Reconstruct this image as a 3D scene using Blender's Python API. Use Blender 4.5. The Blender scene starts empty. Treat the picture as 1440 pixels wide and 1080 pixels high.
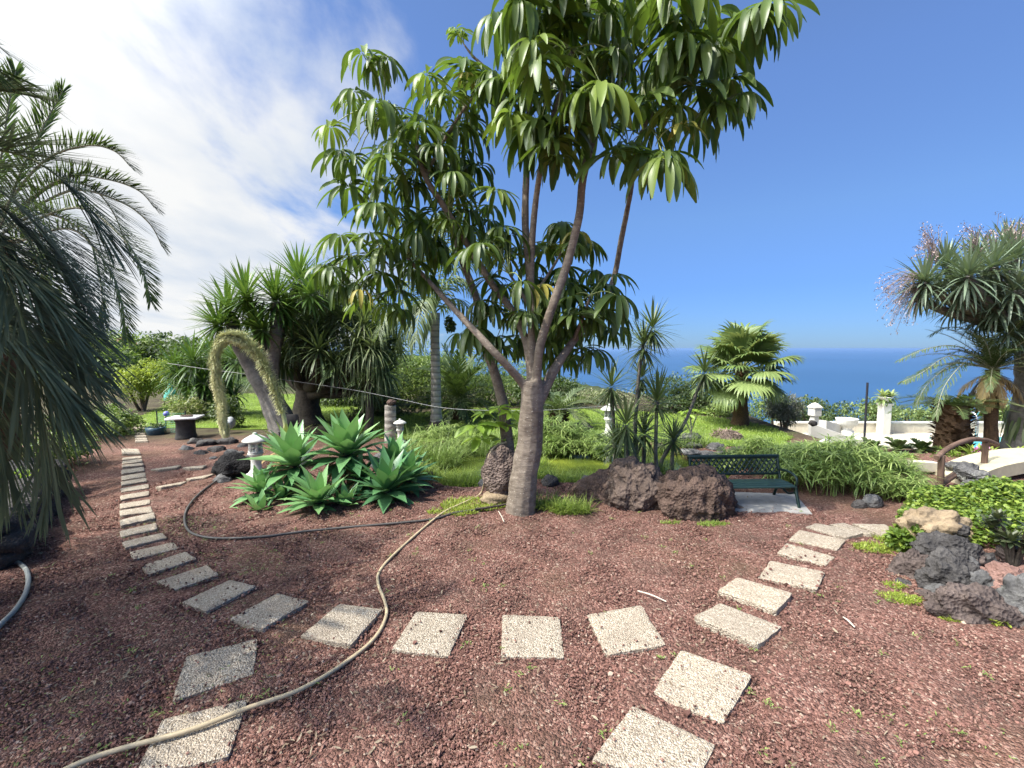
import bpy, math, random
import numpy as np
from mathutils import Vector, Matrix, noise as mnoise
R = math.radians
rng = np.random.default_rng(7)
random.seed(7)
S = bpy.context.scene
COL = S.collection
# ------------------------------------------------------------------ camera
CAMH, F = 1.7, 640.0
PITCH = math.atan(50 / F)
cd = bpy.data.cameras.new('camera'); cam = bpy.data.objects.new('camera', cd); COL.objects.link(cam)
cd.sensor_width = 36; cd.lens = F / 1440 * 36; cd.clip_start = .05; cd.clip_end = 200000
cam.location = (0, 0, CAMH); cam.rotation_euler = (R(90) - PITCH, 0, 0)
S.camera = cam
def ray(px, py):
    u = (px - 720) / F; v = (py - 540) / F
    return np.array([u, math.cos(PITCH) - v * math.sin(PITCH), -math.sin(PITCH) - v * math.cos(PITCH)])
def W(px, py, Y):            # point of the photo's sight line at forward distance Y
    d = ray(px, py); return np.array([0, 0, CAMH]) + d * (Y / d[1])
def G(px, py, z=0.0):        # point of the sight line on level ground z
    d = ray(px, py); return np.array([0, 0, CAMH]) + d * ((z - CAMH) / d[2])
def M(px, Y): return px / F * Y   # pixels to metres at distance Y
# ------------------------------------------------------------------ terrain
def sstep(a, b, x):
    t = np.clip((x - a) / (b - a), 0, 1); return t * t * (3 - 2 * t)
def pond_d(X, Y):            # <1 inside the pond
    wob = .10 * np.sin(X * 2.3) + .08 * np.sin(X * 4.1 + 1) + .06 * np.cos(Y * 3)
    return np.sqrt(((X - 1.15) / 3.0) ** 2 + ((Y - 6.75) / 1.12) ** 2) + wob
def H(X, Y):
    X = np.asarray(X, float); Y = np.asarray(Y, float)
    z = .018 * np.sin(X * 1.7 + .4) * np.sin(Y * 1.3) * sstep(3.2, 5, Y)
    z = z - .42 * (1 - sstep(.72, 1.05, pond_d(X, Y)))
    # planted mound on the right
    z = z + .34 * np.exp(-(((X - 4.75) / .95) ** 2 + ((Y - 3.9) / .8) ** 2) ** 1.5)
    # pool terrace level on the right
    z = z - .97 * sstep(5.7, 7.5, X - .1 * (Y - 9)) * sstep(7.5, 9.1, Y)
    # hillside down to the sea
    s1 = 15.0 + 14 * (1 - sstep(1, 6, X)) + 60 * (1 - sstep(-14, -5, X))
    z = z - .36 * np.clip(Y - s1, 0, None)
    z = z - .30 * np.clip(X - 20, 0, None)
    z = z - .10 * np.clip(-Y - 60, 0, None)
    z = z + .05 * np.clip(-X - 12, 0, 60) * sstep(5, 20, Y)
    return np.maximum(z, -190)
# ------------------------------------------------------------------ materials
def srgb(r, g, b):
    f = lambda c: (c / 255) / 12.92 if c / 255 <= .04045 else ((c / 255 + .055) / 1.055) ** 2.4
    return (f(r), f(g), f(b), 1)
class NT:
    def __init__(s, name):
        s.m = bpy.data.materials.new(name); s.m.use_nodes = True
        s.t = s.m.node_tree; s.n = s.t.nodes; s.l = s.t.links; s.n.clear()
        s.out = s.n.new('ShaderNodeOutputMaterial')
    def add(s, typ, ins=None, **kw):
        n = s.n.new(typ)
        for k, v in kw.items(): setattr(n, k, v)
        for k, v in (ins or {}).items():
            if isinstance(v, bpy.types.NodeSocket): s.l.new(v, n.inputs[k])
            else: n.inputs[k].default_value = v
        return n
    def ramp(s, fac, stops):
        r = s.n.new('ShaderNodeValToRGB'); e = r.color_ramp.elements
        while len(e) < len(stops): e.new(.5)
        for el, (p, c) in zip(e, stops): el.position = p; el.color = c if len(c) == 4 else (*c, 1)
        s.l.new(fac, r.inputs['Fac']); return r.outputs['Color']
    def mix(s, fac, a, b, typ='MIX'):
        n = s.n.new('ShaderNodeMix'); n.data_type = 'RGBA'; n.blend_type = typ
        for i, v in ((0, fac), (6, a), (7, b)):
            if isinstance(v, bpy.types.NodeSocket): s.l.new(v, n.inputs[i])
            else: n.inputs[i].default_value = v
        return n.outputs[2]
    def math(s, op, a, b=0.0):
        n = s.n.new('ShaderNodeMath'); n.operation = op
        for i, v in ((0, a), (1, b)):
            if isinstance(v, bpy.types.NodeSocket): s.l.new(v, n.inputs[i])
            else: n.inputs[i].default_value = v
        return n.outputs[0]
    def bump(s, h, strength=.5, dist=.01, nrm=None):
        b = s.add('ShaderNodeBump', {'Strength': strength, 'Distance': dist, 'Height': h})
        if nrm: s.l.new(nrm, b.inputs['Normal'])
        return b.outputs['Normal']
    def done(s, shader): s.l.new(shader, s.out.inputs['Surface']); return s.m
def pos(t): return t.add('ShaderNodeNewGeometry').outputs['Position']
def nz(t, scale, detail=4, vec=None, rough=.55):
    return t.add('ShaderNodeTexNoise', {'Scale': scale, 'Detail': detail, 'Roughness': rough, 'Vector': vec or pos(t)}).outputs['Fac']
def leafmat(name, stops, rough=.42, trans=.28, tcol=None, tip=None, back=None, spec=.4):
    """stops: colours over the per-leaf random attribute 'v'; tip: colour of the dry tip along 'u'"""
    t = NT(name)
    v = t.add('ShaderNodeAttribute', attribute_name='v').outputs['Fac']
    u = t.add('ShaderNodeAttribute', attribute_name='u').outputs['Fac']
    c = t.ramp(v, stops)
    n = nz(t, 9, 3)
    c = t.mix(t.math('MULTIPLY', n, .35), c, t.mix(.5, c, stops[-1][1] if len(stops[-1][1]) == 4 else (*stops[-1][1], 1)))
    if tip: c = t.mix(t.ramp(u, [(tip[1], (0, 0, 0)), (1, (1, 1, 1))]), c, (*tip[0], 1))
    if back:
        bf = t.add('ShaderNodeNewGeometry').outputs['Backfacing']
        c = t.mix(t.math('MULTIPLY', bf, back[1]), c, (*back[0], 1))
    p = t.add('ShaderNodeBsdfPrincipled', {'Base Color': c, 'Roughness': rough, 'Specular IOR Level': spec})
    tc = t.mix(.5, c, (*(tcol or (.25, .4, .05)), 1))
    tr = t.add('ShaderNodeBsdfTranslucent', {'Color': tc})
    m = t.add('ShaderNodeMixShader', {0: trans, 1: p.outputs[0], 2: tr.outputs[0]})
    return t.done(m.outputs[0])
def barkmat(name, c1, c2, scale=14, ring=0, rough=.9, bump=.6, spots=None, stretch=1.0):
    t = NT(name)
    mp = t.add('ShaderNodeMapping', {'Vector': pos(t), 'Scale': (1, 1, stretch)}).outputs[0]
    n = nz(t, scale, 6, mp, .65)
    n2 = nz(t, 2.2, 3)
    c = t.ramp(n, [(.3, c1), (.7, c2)])
    c = t.mix(t.ramp(n2, [(.35, (0, 0, 0)), (.7, (.6, .6, .6))]), c, (*[x * .6 for x in c1], 1))
    h = n
    if ring:
        w = t.add('ShaderNodeTexWave', {'Scale': ring, 'Distortion': 1.2, 'Detail': 2, 'Vector': pos(t)}, wave_type='BANDS', bands_direction='Z').outputs['Fac']
        c = t.mix(t.ramp(w, [(0, (.75, .75, .75)), (.25, (0, 0, 0))]), c, (*[x * .45 for x in c1], 1))
        h = t.math('ADD', n, w)
    if spots:
        vo = t.add('ShaderNodeTexVoronoi', {'Scale': spots[0], 'Vector': pos(t)}).outputs['Distance']
        c = t.mix(t.ramp(vo, [(.08, (1, 1, 1)), (.2, (0, 0, 0))]), c, (*spots[1], 1))
    p = t.add('ShaderNodeBsdfPrincipled', {'Base Color': c, 'Roughness': rough, 'Specular IOR Level': .2, 'Normal': t.bump(h, bump, .02)})
    return t.done(p.outputs[0])
def plain(name, c, rough=.6, metal=0, var=.15, scale=20, bump=.15, spec=.4, dirt=None):
    t = NT(name); n = nz(t, scale, 5); n2 = nz(t, scale * .18, 4)
    a = tuple(x * (1 - var) for x in c); b = tuple(min(1, x * (1 + var)) for x in c)
    cc = t.ramp(n, [(.3, a), (.7, b)])
    if dirt: cc = t.mix(t.ramp(n2, [(.45, (0, 0, 0)), (.75, (dirt[1],) * 3)]), cc, (*dirt[0], 1))
    p = t.add('ShaderNodeBsdfPrincipled', {'Base Color': cc, 'Roughness': rough, 'Metallic': metal, 'Specular IOR Level': spec, 'Normal': t.bump(n, bump, .01)})
    return t.done(p.outputs[0])
def attrmat(name, stops, rough=.85, scale=60, bump=.4):
    t = NT(name); v = t.add('ShaderNodeAttribute', attribute_name='v').outputs['Fac']
    c = t.ramp(v, stops); n = nz(t, scale, 3)
    c = t.mix(.5, c, t.ramp(n, [(.3, (.35, .35, .35)), (.75, (1, 1, 1))]), 'MULTIPLY')
    p = t.add('ShaderNodeBsdfPrincipled', {'Base Color': c, 'Roughness': rough, 'Specular IOR Level': .25, 'Normal': t.bump(n, bump, .004)})
    return t.done(p.outputs[0])
def rockmat(name, c1, c2, scale=9, lichen=None, pit=.8, rough=.92):
    t = NT(name); P = pos(t)
    n = nz(t, scale, 8, P, .7); n2 = nz(t, scale * .35, 4)
    vo = t.add('ShaderNodeTexVoronoi', {'Scale': scale * 5, 'Vector': P, 'Randomness': 1.0}).outputs['Distance']
    c = t.ramp(n, [(.28, c1), (.72, c2)])
    if lichen: c = t.mix(t.ramp(n2, [(lichen[1], (0, 0, 0)), (lichen[1] + .12, (.8, .8, .8))]), c, (*lichen[0], 1))
    h = t.math('ADD', n, t.math('MULTIPLY', vo, pit))
    p = t.add('ShaderNodeBsdfPrincipled', {'Base Color': c, 'Roughness': rough, 'Specular IOR Level': .25, 'Normal': t.bump(h, .9, .03)})
    return t.done(p.outputs[0])
# ------------------------------------------------------------------ mesh builder
class MB:
    def __init__(s): s.V = []; s.Fq = []; s.mi = []; s.u = []; s.v = []; s.n = 0
    def add(s, V, Fc, v=0.0, u=0.0, mi=0):
        V = np.asarray(V, float).reshape(-1, 3); k = len(V)
        s.V.append(V); Fc = np.asarray(Fc, int)
        s.Fq.append(Fc + s.n); s.mi.append(np.full(len(Fc), mi))
        s.u.append(np.broadcast_to(np.asarray(u, float), (k,)).copy()); s.v.append(np.broadcast_to(np.asarray(v, float), (k,)).copy())
        s.n += k
    def build(s, name, mats, parent=None, smooth=True):
        if not isinstance(mats, (list, tuple)): mats = [mats]
        V = np.concatenate(s.V)
        me = bpy.data.meshes.new(name)
        loops = np.concatenate([f.reshape(-1) for f in s.Fq]); sizes = np.concatenate([np.full(len(f), f.shape[1]) for f in s.Fq])
        starts = np.concatenate([[0], np.cumsum(sizes)[:-1]])
        me.vertices.add(len(V)); me.vertices.foreach_set('co', V.astype(np.float32).ravel())
        me.loops.add(len(loops)); me.loops.foreach_set('vertex_index', loops.astype(np.int32))
        me.polygons.add(len(sizes)); me.polygons.foreach_set('loop_start', starts.astype(np.int32))
        me.polygons.foreach_set('loop_total', sizes.astype(np.int32))
        for m in mats: me.materials.append(m)
        me.polygons.foreach_set('material_index', np.concatenate(s.mi).astype(np.int32))
        me.polygons.foreach_set('use_smooth', np.full(len(sizes), smooth))
        for nm, arr in (('u', s.u), ('v', s.v)):
            a = me.attributes.new(nm, 'FLOAT', 'POINT'); a.data.foreach_set('value', np.concatenate(arr).astype(np.float32))
        me.update(); me.validate()
        o = bpy.data.objects.new(name, me); COL.objects.link(o)
        if parent is not None: attach(o, parent)
        return o
def attach(o, p):
    o.parent = p
    o.matrix_parent_inverse = Matrix.Translation(p.location).inverted() if p.type == 'EMPTY' else Matrix()
def thing(name, label, cat, loc, group=None):
    o = bpy.data.objects.new(name, None); COL.objects.link(o); o.empty_display_size = .2
    o.location = [float(a) for a in loc]; return tag(o, label, cat, group)
def tag(o, label, cat, group=None):
    o['label'] = label; o['category'] = cat
    if group: o['group'] = group
    return o
def kind(o, k, label=None, cat=None):
    o['kind'] = k
    if label: o['label'] = label
    if cat: o['category'] = cat
    return o
# profiles
def p_sword(t): return np.clip(.75 + .9 * t, 0, 1) * np.clip((1 - t) * 2.2, 0, 1) ** .8 + .02
def p_oval(t): return np.sin(np.pi * np.clip(t * .95 + .03, 0, 1) ** .85) ** .75 + .03
def p_agave(t): return (.52 + .48 * np.sin(np.pi * np.clip(t / .95, 0, 1) ** .95)) * np.clip((1 - t) * 2.4, 0, 1) ** .75 + .01
def p_grass(t): return (1 - t) ** .6 * .97 + .03
def p_lin(t): return np.clip((1 - t) * 4, 0, 1) ** .7 * np.clip(.5 + t * 4, 0, 1) + .02
def dir2ae(d):
    d = d / np.linalg.norm(d, axis=-1, keepdims=True)
    return np.arctan2(d[..., 1], d[..., 0]), np.arcsin(np.clip(d[..., 2], -1, 1))
def arr(x, N): return np.broadcast_to(np.asarray(x, float), (N,))
def blades(mb, base, az, el, L, Wd, droop, n=4, prof=p_sword, fold=.2, roll=0.0, v=None, power=1.2, mi=0, cols=3, side=None):
    base = np.asarray(base, float).reshape(-1, 3); N = len(base)
    az, el, L, Wd, droop, roll = (arr(x, N) for x in (az, el, L, Wd, droop, roll))
    t = np.linspace(0, 1, n + 1)
    E = np.maximum(el[:, None] - droop[:, None] * t[None] ** power, -R(88))
    ca, sa = np.cos(az)[:, None], np.sin(az)[:, None]
    D = np.stack([ca * np.cos(E), sa * np.cos(E), np.sin(E)], -1)
    st = (D[:, 1:] + D[:, :-1]) * .5 * (L[:, None, None] / n)
    P = np.concatenate([np.zeros((N, 1, 3)), np.cumsum(st, 1)], 1) + base[:, None]
    if side is None:
        sd = np.stack([-sa + 0 * E, ca + 0 * E, 0 * E], -1); nr = np.stack([-ca * np.sin(E), -sa * np.sin(E), np.cos(E)], -1)
    else:
        sd = np.broadcast_to(side[:, None], D.shape); sd = sd - (sd * D).sum(-1, keepdims=True) * D
        sd = sd / (np.linalg.norm(sd, axis=-1, keepdims=True) + 1e-9); nr = np.cross(D, sd)
    cr, sr = np.cos(roll)[:, None, None], np.sin(roll)[:, None, None]
    sd, nr = sd * cr + nr * sr, nr * cr - sd * sr
    w = (Wd[:, None] * prof(t)[None] * .5)[..., None]
    if cols == 3: rows = np.stack([P - sd * w + nr * w * fold, P, P + sd * w + nr * w * fold], 2)
    else: rows = np.stack([P - sd * w, P + sd * w], 2)
    k = cols; vp = (n + 1) * k
    f = []
    for i in range(n):
        for j in range(k - 1): f.append([i * k + j, i * k + j + 1, (i + 1) * k + j + 1, (i + 1) * k + j])
    f = (np.array(f)[None] + (np.arange(N) * vp)[:, None, None]).reshape(-1, 4)
    if v is None: v = rng.random(N)
    mb.add(rows.reshape(-1, 3), f, np.repeat(arr(v, N), vp), np.tile(np.repeat(t, k), N), mi)
def spline(P, m):
    P = np.asarray(P, float); n = len(P)
    if n == 2: return P[0] + (P[1] - P[0]) * np.linspace(0, 1, m)[:, None]
    s = np.linspace(0, n - 1, m); i = np.clip(s.astype(int), 0, n - 2); f = (s - i)[:, None]
    p0, p1, p2, p3 = P[np.clip(i - 1, 0, n - 1)], P[i], P[i + 1], P[np.clip(i + 2, 0, n - 1)]
    return .5 * (2 * p1 + (p2 - p0) * f + (2 * p0 - 5 * p1 + 4 * p2 - p3) * f ** 2 + (3 * p1 - p0 - 3 * p2 + p3) * f ** 3)
def frames(P):
    T = np.gradient(P, axis=0); T /= np.linalg.norm(T, axis=1, keepdims=True) + 1e-9
    a = np.array([0, 0, 1.]) if abs(T[0, 2]) < .9 else np.array([1., 0, 0])
    N = [np.cross(T[0], a)]; N[0] /= np.linalg.norm(N[0])
    for i in range(1, len(P)):
        q = N[-1] - T[i] * (N[-1] @ T[i]); N.append(q / (np.linalg.norm(q) + 1e-9))
    N = np.array(N); return T, N, np.cross(T, N)
def tube(mb, P, r, sides=8, m=None, mi=0, v=.5, cap=True, lump=0.0, seed=0):
    P = np.asarray(P, float); r = np.asarray(r, float)
    if m:
        rr = np.interp(np.linspace(0, 1, m), np.linspace(0, 1, r.size), r) if r.ndim and r.size > 1 else np.full(m, float(r))
        P = spline(P, m); r = rr
    else: r = arr(r, len(P))
    T, N, B = frames(P); k = len(P)
    a = np.linspace(0, 2 * np.pi, sides, endpoint=False)
    rad = np.repeat(r[:, None], sides, 1)
    if lump:
        for i in range(k):
            for j in range(sides):
                q = P[i] + (N[i] * math.cos(a[j]) + B[i] * math.sin(a[j])) * r[i]
                rad[i, j] *= 1 + lump * mnoise.fractal(Vector(q * 6 + seed), 1, 2, 4)
    V = P[:, None] + rad[..., None] * (N[:, None] * np.cos(a)[None, :, None] + B[:, None] * np.sin(a)[None, :, None])
    V = V.reshape(-1, 3); f = []
    i = np.arange(k - 1)[:, None]; j = np.arange(sides)[None]; j2 = (j + 1) % sides
    f = np.stack([i * sides + j, i * sides + j2, (i + 1) * sides + j2, (i + 1) * sides + j], -1).reshape(-1, 4)
    mb.add(V, f, v, np.repeat(np.linspace(0, 1, k), sides), mi)
    if cap:
        for e, rowi in ((0, 0), (1, k - 1)):
            c = P[rowi]; ring = V[rowi * sides:(rowi + 1) * sides]
            ff = [[0, 1 + q, 1 + (q + 1) % sides] if e else [0, 1 + (q + 1) % sides, 1 + q] for q in range(sides)]
            mb.add(np.vstack([c, ring]), ff, v, float(e), mi)
def box(mb, c, s, rz=0.0, mi=0, v=.5, bev=0.0, tilt=None):
    c = np.asarray(c, float); h = np.asarray(s, float) / 2
    if bev:
        b = min(bev, h.min() * .45); pts = []; 
        for sx in (-1, 1):
            for sy in (-1, 1):
                for sz in (-1, 1):
                    for ax in range(3):
                        q = h * [sx, sy, sz]; q2 = q - np.array([sx, sy, sz]) * b; q2[ax] = q[ax]; pts.append(q2)
        import bmesh as _b
        bm = _b.new(); vs = [bm.verts.new(p) for p in pts]; r_ = _b.ops.convex_hull(bm, input=vs)
        bm.verts.index_update(); V = np.array([x.co[:] for x in bm.verts]); tris = np.array([[x.index for x in f.verts] for f in bm.faces if len(f.verts) == 3]); quads = [[x.index for x in f.verts] for f in bm.faces if len(f.verts) == 4]
        bm.free(); FF = [tris] + ([np.array(quads)] if quads else [])
    else:
        V = np.array([[x, y, z] for x in (-1, 1) for y in (-1, 1) for z in (-1, 1)]) * h
        FF = [np.array([[0, 1, 3, 2], [4, 6, 7, 5], [0, 4, 5, 1], [2, 3, 7, 6], [0, 2, 6, 4], [1, 5, 7, 3]])]
    if tilt is not None: V = V @ np.array(Matrix.Rotation(tilt[1], 3, tilt[0])).T
    cz, sz = math.cos(rz), math.sin(rz)
    V = V @ np.array([[cz, -sz, 0], [sz, cz, 0], [0, 0, 1]]).T + c
    for i, f in enumerate(FF):
        if i == 0: mb.add(V, f, v, 0, mi)
        else:
            mb.add(V, f, v, 0, mi)
def lathe(mb, c, prof, sides=24, mi=0, v=.5, sq=0.0, rot=0.0):
    """prof: (r, z) list; sq blends the ring toward a square"""
    a = np.linspace(0, 2 * np.pi, sides, endpoint=False) + rot
    ct, st = np.cos(a), np.sin(a)
    k = 1 + sq * (1 / np.maximum(abs(np.cos(a - rot)), abs(np.sin(a - rot))) - 1)
    V = np.array([[r * q * x, r * q * y, z] for r, z in prof for q, x, y in zip(k, ct, st)]) + np.asarray(c)
    n = len(prof); i = np.arange(n - 1)[:, None]; j = np.arange(sides)[None]; j2 = (j + 1) % sides
    f = np.stack([i * sides + j, i * sides + j2, (i + 1) * sides + j2, (i + 1) * sides + j], -1).reshape(-1, 4)
    mb.add(V, f, v, 0, mi)
def ico(sub):
    import bmesh as _b
    bm = _b.new(); _b.ops.create_icosphere(bm, subdivisions=sub, radius=1); bm.verts.index_update()
    V = np.array([x.co[:] for x in bm.verts]); Fc = np.array([[x.index for x in f.verts] for f in bm.faces]); bm.free(); return V, Fc
ICO = {k: ico(k) for k in (1, 2, 3, 4, 5)}
def rock(mb, c, rad, sub=4, seed=0, amp=.28, freq=1.3, rz=0.0, tilt=0.0, ridge=0.0, facet=0.0, v=.5, fine=.06):
    V, Fc = ICO[sub]; c = np.asarray(c, float); rad = np.asarray(rad, float)
    off = Vector((seed * 7.31, seed * 3.17, seed * 5.7)); out = np.empty_like(V)
    for i, p in enumerate(V):
        q = Vector(p); k = 1 + amp * mnoise.fractal(q * freq + off, 1.0, 2.0, 4)
        if ridge: k -= ridge * abs(mnoise.noise(Vector((q.x * 4.2, q.y * 4.2, q.z * 1.1)) + off)) * 1.0 - ridge * .2
        if facet:
            cell = mnoise.voronoi(q * 1.6 + off)[0]; k += facet * (cell[1] - cell[0] - .3)
        k += fine * mnoise.fractal(q * freq * 6 + off, 1, 2, 3)
        out[i] = p * k
    out = out * rad
    ct, st = math.cos(tilt), math.sin(tilt)
    out = out @ np.array([[ct, 0, st], [0, 1, 0], [-st, 0, ct]]).T
    cz, sz = math.cos(rz), math.sin(rz)
    out = out @ np.array([[cz, -sz, 0], [sz, cz, 0], [0, 0, 1]]).T + c
    mb.add(out, Fc, v, 0)
# ------------------------------------------------------------------ plant generators
def frond(mb, P, ll, pairs=45, lw=.03, a0=62, a1=22, lift=20, droop=35, rr=.012, m=22, t0=.1, n=4, vv=None, jit=.12, endf=.25):
    """pinnate frond on a rachis through control points P; mi 0 = leaflets, 1 = rachis"""
    C = spline(P, m); T = np.gradient(C, axis=0); T /= np.linalg.norm(T, axis=1, keepdims=True)
    tube(mb, C, np.linspace(rr, rr * .25, m), 5, mi=1, v=rng.random())
    t = np.repeat(np.linspace(t0, .995, pairs), 2) + rng.normal(0, .3 / pairs, pairs * 2); t = np.clip(t, 0, 1)
    sg = np.tile([1., -1.], pairs)
    s = t * (m - 1); i = np.clip(s.astype(int), 0, m - 2); f = (s - i)[:, None]
    B = C[i] * (1 - f) + C[i + 1] * f; Tt = T[i] * (1 - f) + T[i + 1] * f
    Sd = np.cross(Tt, [0, 0, 1.]); ln = np.linalg.norm(Sd, axis=1, keepdims=True); Sd = Sd / np.maximum(ln, .05)
    Nn = np.cross(Sd, Tt)
    a = R(a0) + (R(a1) - R(a0)) * t + rng.normal(0, jit, len(t)); li = R(lift) + rng.normal(0, jit, len(t))
    d = Tt * np.cos(a)[:, None] + (Sd * sg[:, None] * np.cos(li)[:, None] + Nn * np.sin(li)[:, None]) * np.sin(a)[:, None]
    az, el = dir2ae(d)
    L = ll * (np.sin(np.pi * np.clip(.12 + .8 * t, 0, 1)) * (1 - endf) + endf) * rng.uniform(.85, 1.08, len(t))
    side = np.cross(d, Nn)
    blades(mb, B, az, el, L, lw * (.7 + .5 * rng.random(len(t))), R(droop) * rng.uniform(.6, 1.4, len(t)), n, p_lin, .25, 0,
           np.clip((vv if vv is not None else rng.random()) + rng.normal(0, .12, len(t)), 0, 1), cols=2, side=side)
def frondpath(c, az, el, L, droop, k=6, power=1.2):
    t = np.linspace(0, 1, k); E = np.maximum(el - droop * t ** power, -R(86)); D = np.stack([np.cos(az) * np.cos(E), np.sin(az) * np.cos(E), np.sin(E)], -1)
    return np.asarray(c) + np.concatenate([np.zeros((1, 3)), np.cumsum((D[1:] + D[:-1]) / 2 * L / (k - 1), 0)])
def rosette(mb, c, axis, r, n=70, w=.03, droop=40, spread=(5, 100), seg=4, vv=(0, 1), prof=p_sword, cols=3, stiff=1.2, lift=.5):
    """sword leaves round a head pointing along axis; spread = angle from the axis in degrees"""
    axis = np.asarray(axis, float); axis = axis / np.linalg.norm(axis)
    a = np.cross(axis, [.3, .9, .1]); a /= np.linalg.norm(a); b = np.cross(axis, a)
    k = np.arange(n); ph = k * 2.39996 + rng.random() * 6
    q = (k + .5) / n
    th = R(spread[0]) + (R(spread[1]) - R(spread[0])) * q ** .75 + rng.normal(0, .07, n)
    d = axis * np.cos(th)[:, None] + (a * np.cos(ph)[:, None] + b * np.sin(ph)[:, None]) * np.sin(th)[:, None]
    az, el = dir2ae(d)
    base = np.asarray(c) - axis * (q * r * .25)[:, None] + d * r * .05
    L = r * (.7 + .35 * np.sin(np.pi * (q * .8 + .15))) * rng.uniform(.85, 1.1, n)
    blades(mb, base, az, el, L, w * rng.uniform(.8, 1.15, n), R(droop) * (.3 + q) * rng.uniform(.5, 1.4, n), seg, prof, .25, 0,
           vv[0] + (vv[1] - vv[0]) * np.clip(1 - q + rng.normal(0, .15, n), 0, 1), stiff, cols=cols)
def leafblob(mb, c, rad, n, size, asp=.5, blobs=9, hollow=.55, seed=0, droop=30, bias=None, flat=.25):
    """leaf-sized faces through a lumpy volume of several sub-crowns"""
    g = np.random.default_rng(seed + 100); c = np.asarray(c, float); rad = np.asarray(rad, float)
    bc = g.normal(size=(blobs, 3)); bc /= np.linalg.norm(bc, axis=1, keepdims=True); bc *= g.uniform(.35, .72, (blobs, 1))
    bc[0] = 0; br = g.uniform(.34, .55, blobs); br[0] = .6
    k = g.integers(0, blobs, n); d = g.normal(size=(n, 3)); d /= np.linalg.norm(d, axis=1, keepdims=True)
    rr = (hollow + (1 - hollow) * g.random(n) ** .7) * (1 + .12 * g.normal(size=n))
    P = bc[k] + d * (br[k] * rr)[:, None]
    lump = np.array([mnoise.noise(Vector(p * 3.1 + seed)) for p in P[:4000]]) if n <= 4000 else np.sin(P[:, 0] * 9 + seed) * np.sin(P[:, 1] * 8) * np.sin(P[:, 2] * 9 + 1)
    keep = lump > -.33 if n <= 4000 else lump > -.42
    P = P[keep]; d = d[keep]; n = len(P)
    Wp = c + P * rad
    dd = d * .7 + g.normal(size=(n, 3)) * .6; dd[:, 2] += flat * .3
    az, el = dir2ae(dd)
    blades(mb, Wp, az, el, size * g.uniform(.6, 1.25, n), size * asp * g.uniform(.8, 1.2, n), R(droop) * g.uniform(.3, 1.5, n), 2, p_oval, .2, g.normal(0, .5, n),
           np.clip(g.normal(.5, .2, n) + .25 * np.sin(k[keep] * 1.7), 0, 1), cols=3)
def shrub(name, label, cat, c, rad, n, size, mat, asp=.5, blobs=9, seed=0, group=None, stemr=.03, stems=4, bmat=None, ground=None, **kw):
    c = np.asarray(c, float); zb = float(H(c[0], c[1])) if ground is None else ground
    o = thing(name, label, cat, (c[0], c[1], zb), group)
    mb = MB(); leafblob(mb, c, rad, n, size, asp, blobs, seed=seed, **kw); mb.build('foliage', mat, o)
    mb = MB(); g = np.random.default_rng(seed)
    for i in range(stems):
        e = c + g.uniform(-.5, .5, 3) * rad
        b = np.array([c[0], c[1], zb - .03]) + np.append(g.uniform(-.12, .12, 2) * rad[:2], 0)
        tube(mb, [b, (b + e) / 2 + g.normal(0, .05, 3) * rad, e], [stemr, stemr * .7, stemr * .25], 6, 8)
    mb.build('stem' if stemr < .06 else 'trunk', bmat or BARK, o)
    return o
def sedge(mb, P, hgt, nl=16, ll=.2, w=.012, droop=60, lean=.25):
    """umbrella sedge: stems topped by a whorl of narrow leaves; mi 0 leaves"""
    P = np.asarray(P, float); N = len(P); hgt = arr(hgt, N)
    az = rng.uniform(0, 6.28, N); le = rng.uniform(0, lean, N) * 1.3
    top = P + np.stack([np.cos(az) * np.sin(le), np.sin(az) * np.sin(le), np.cos(le)], -1) * hgt[:, None]
    d = top - P; a, e = dir2ae(d)
    blades(mb, P, a, e, hgt, .007, 0, 1, lambda t: np.ones_like(t), 0, v=.35, cols=2)
    B = np.repeat(top, nl, 0); k = len(B)
    laz = np.tile(np.arange(nl) * 6.283 / nl, N) + rng.normal(0, .25, k)
    blades(mb, B, laz, rng.uniform(R(-5), R(45), k), ll * rng.uniform(.6, 1.15, k), w, R(droop) * rng.uniform(.5, 1.5, k), 3, p_lin, 0, 0,
           np.clip(np.repeat(rng.random(N), nl) + rng.normal(0, .12, k), 0, 1), cols=2)
def scatter_in(poly, n, g=None):
    g = g or rng; poly = np.asarray(poly, float)[:, :2]; lo, hi = poly.min(0), poly.max(0); out = []
    while len(out) < n:
        p = lo + g.random((n * 2, 2)) * (hi - lo); out.extend(p[inpoly(p, poly)].tolist())
    return np.array(out[:n])
def inpoly(p, poly):
    x, y = p[:, 0], p[:, 1]; r = np.zeros(len(p), bool); j = len(poly) - 1
    for i in range(len(poly)):
        xi, yi = poly[i]; xj, yj = poly[j]
        c = ((yi > y) != (yj > y)) & (x < (xj - xi) * (y - yi) / ((yj - yi) + 1e-12) + xi); r ^= c; j = i
    return r
def onground(p, dz=0.0): return np.column_stack([p, H(p[:, 0], p[:, 1]) + dz])
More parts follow.
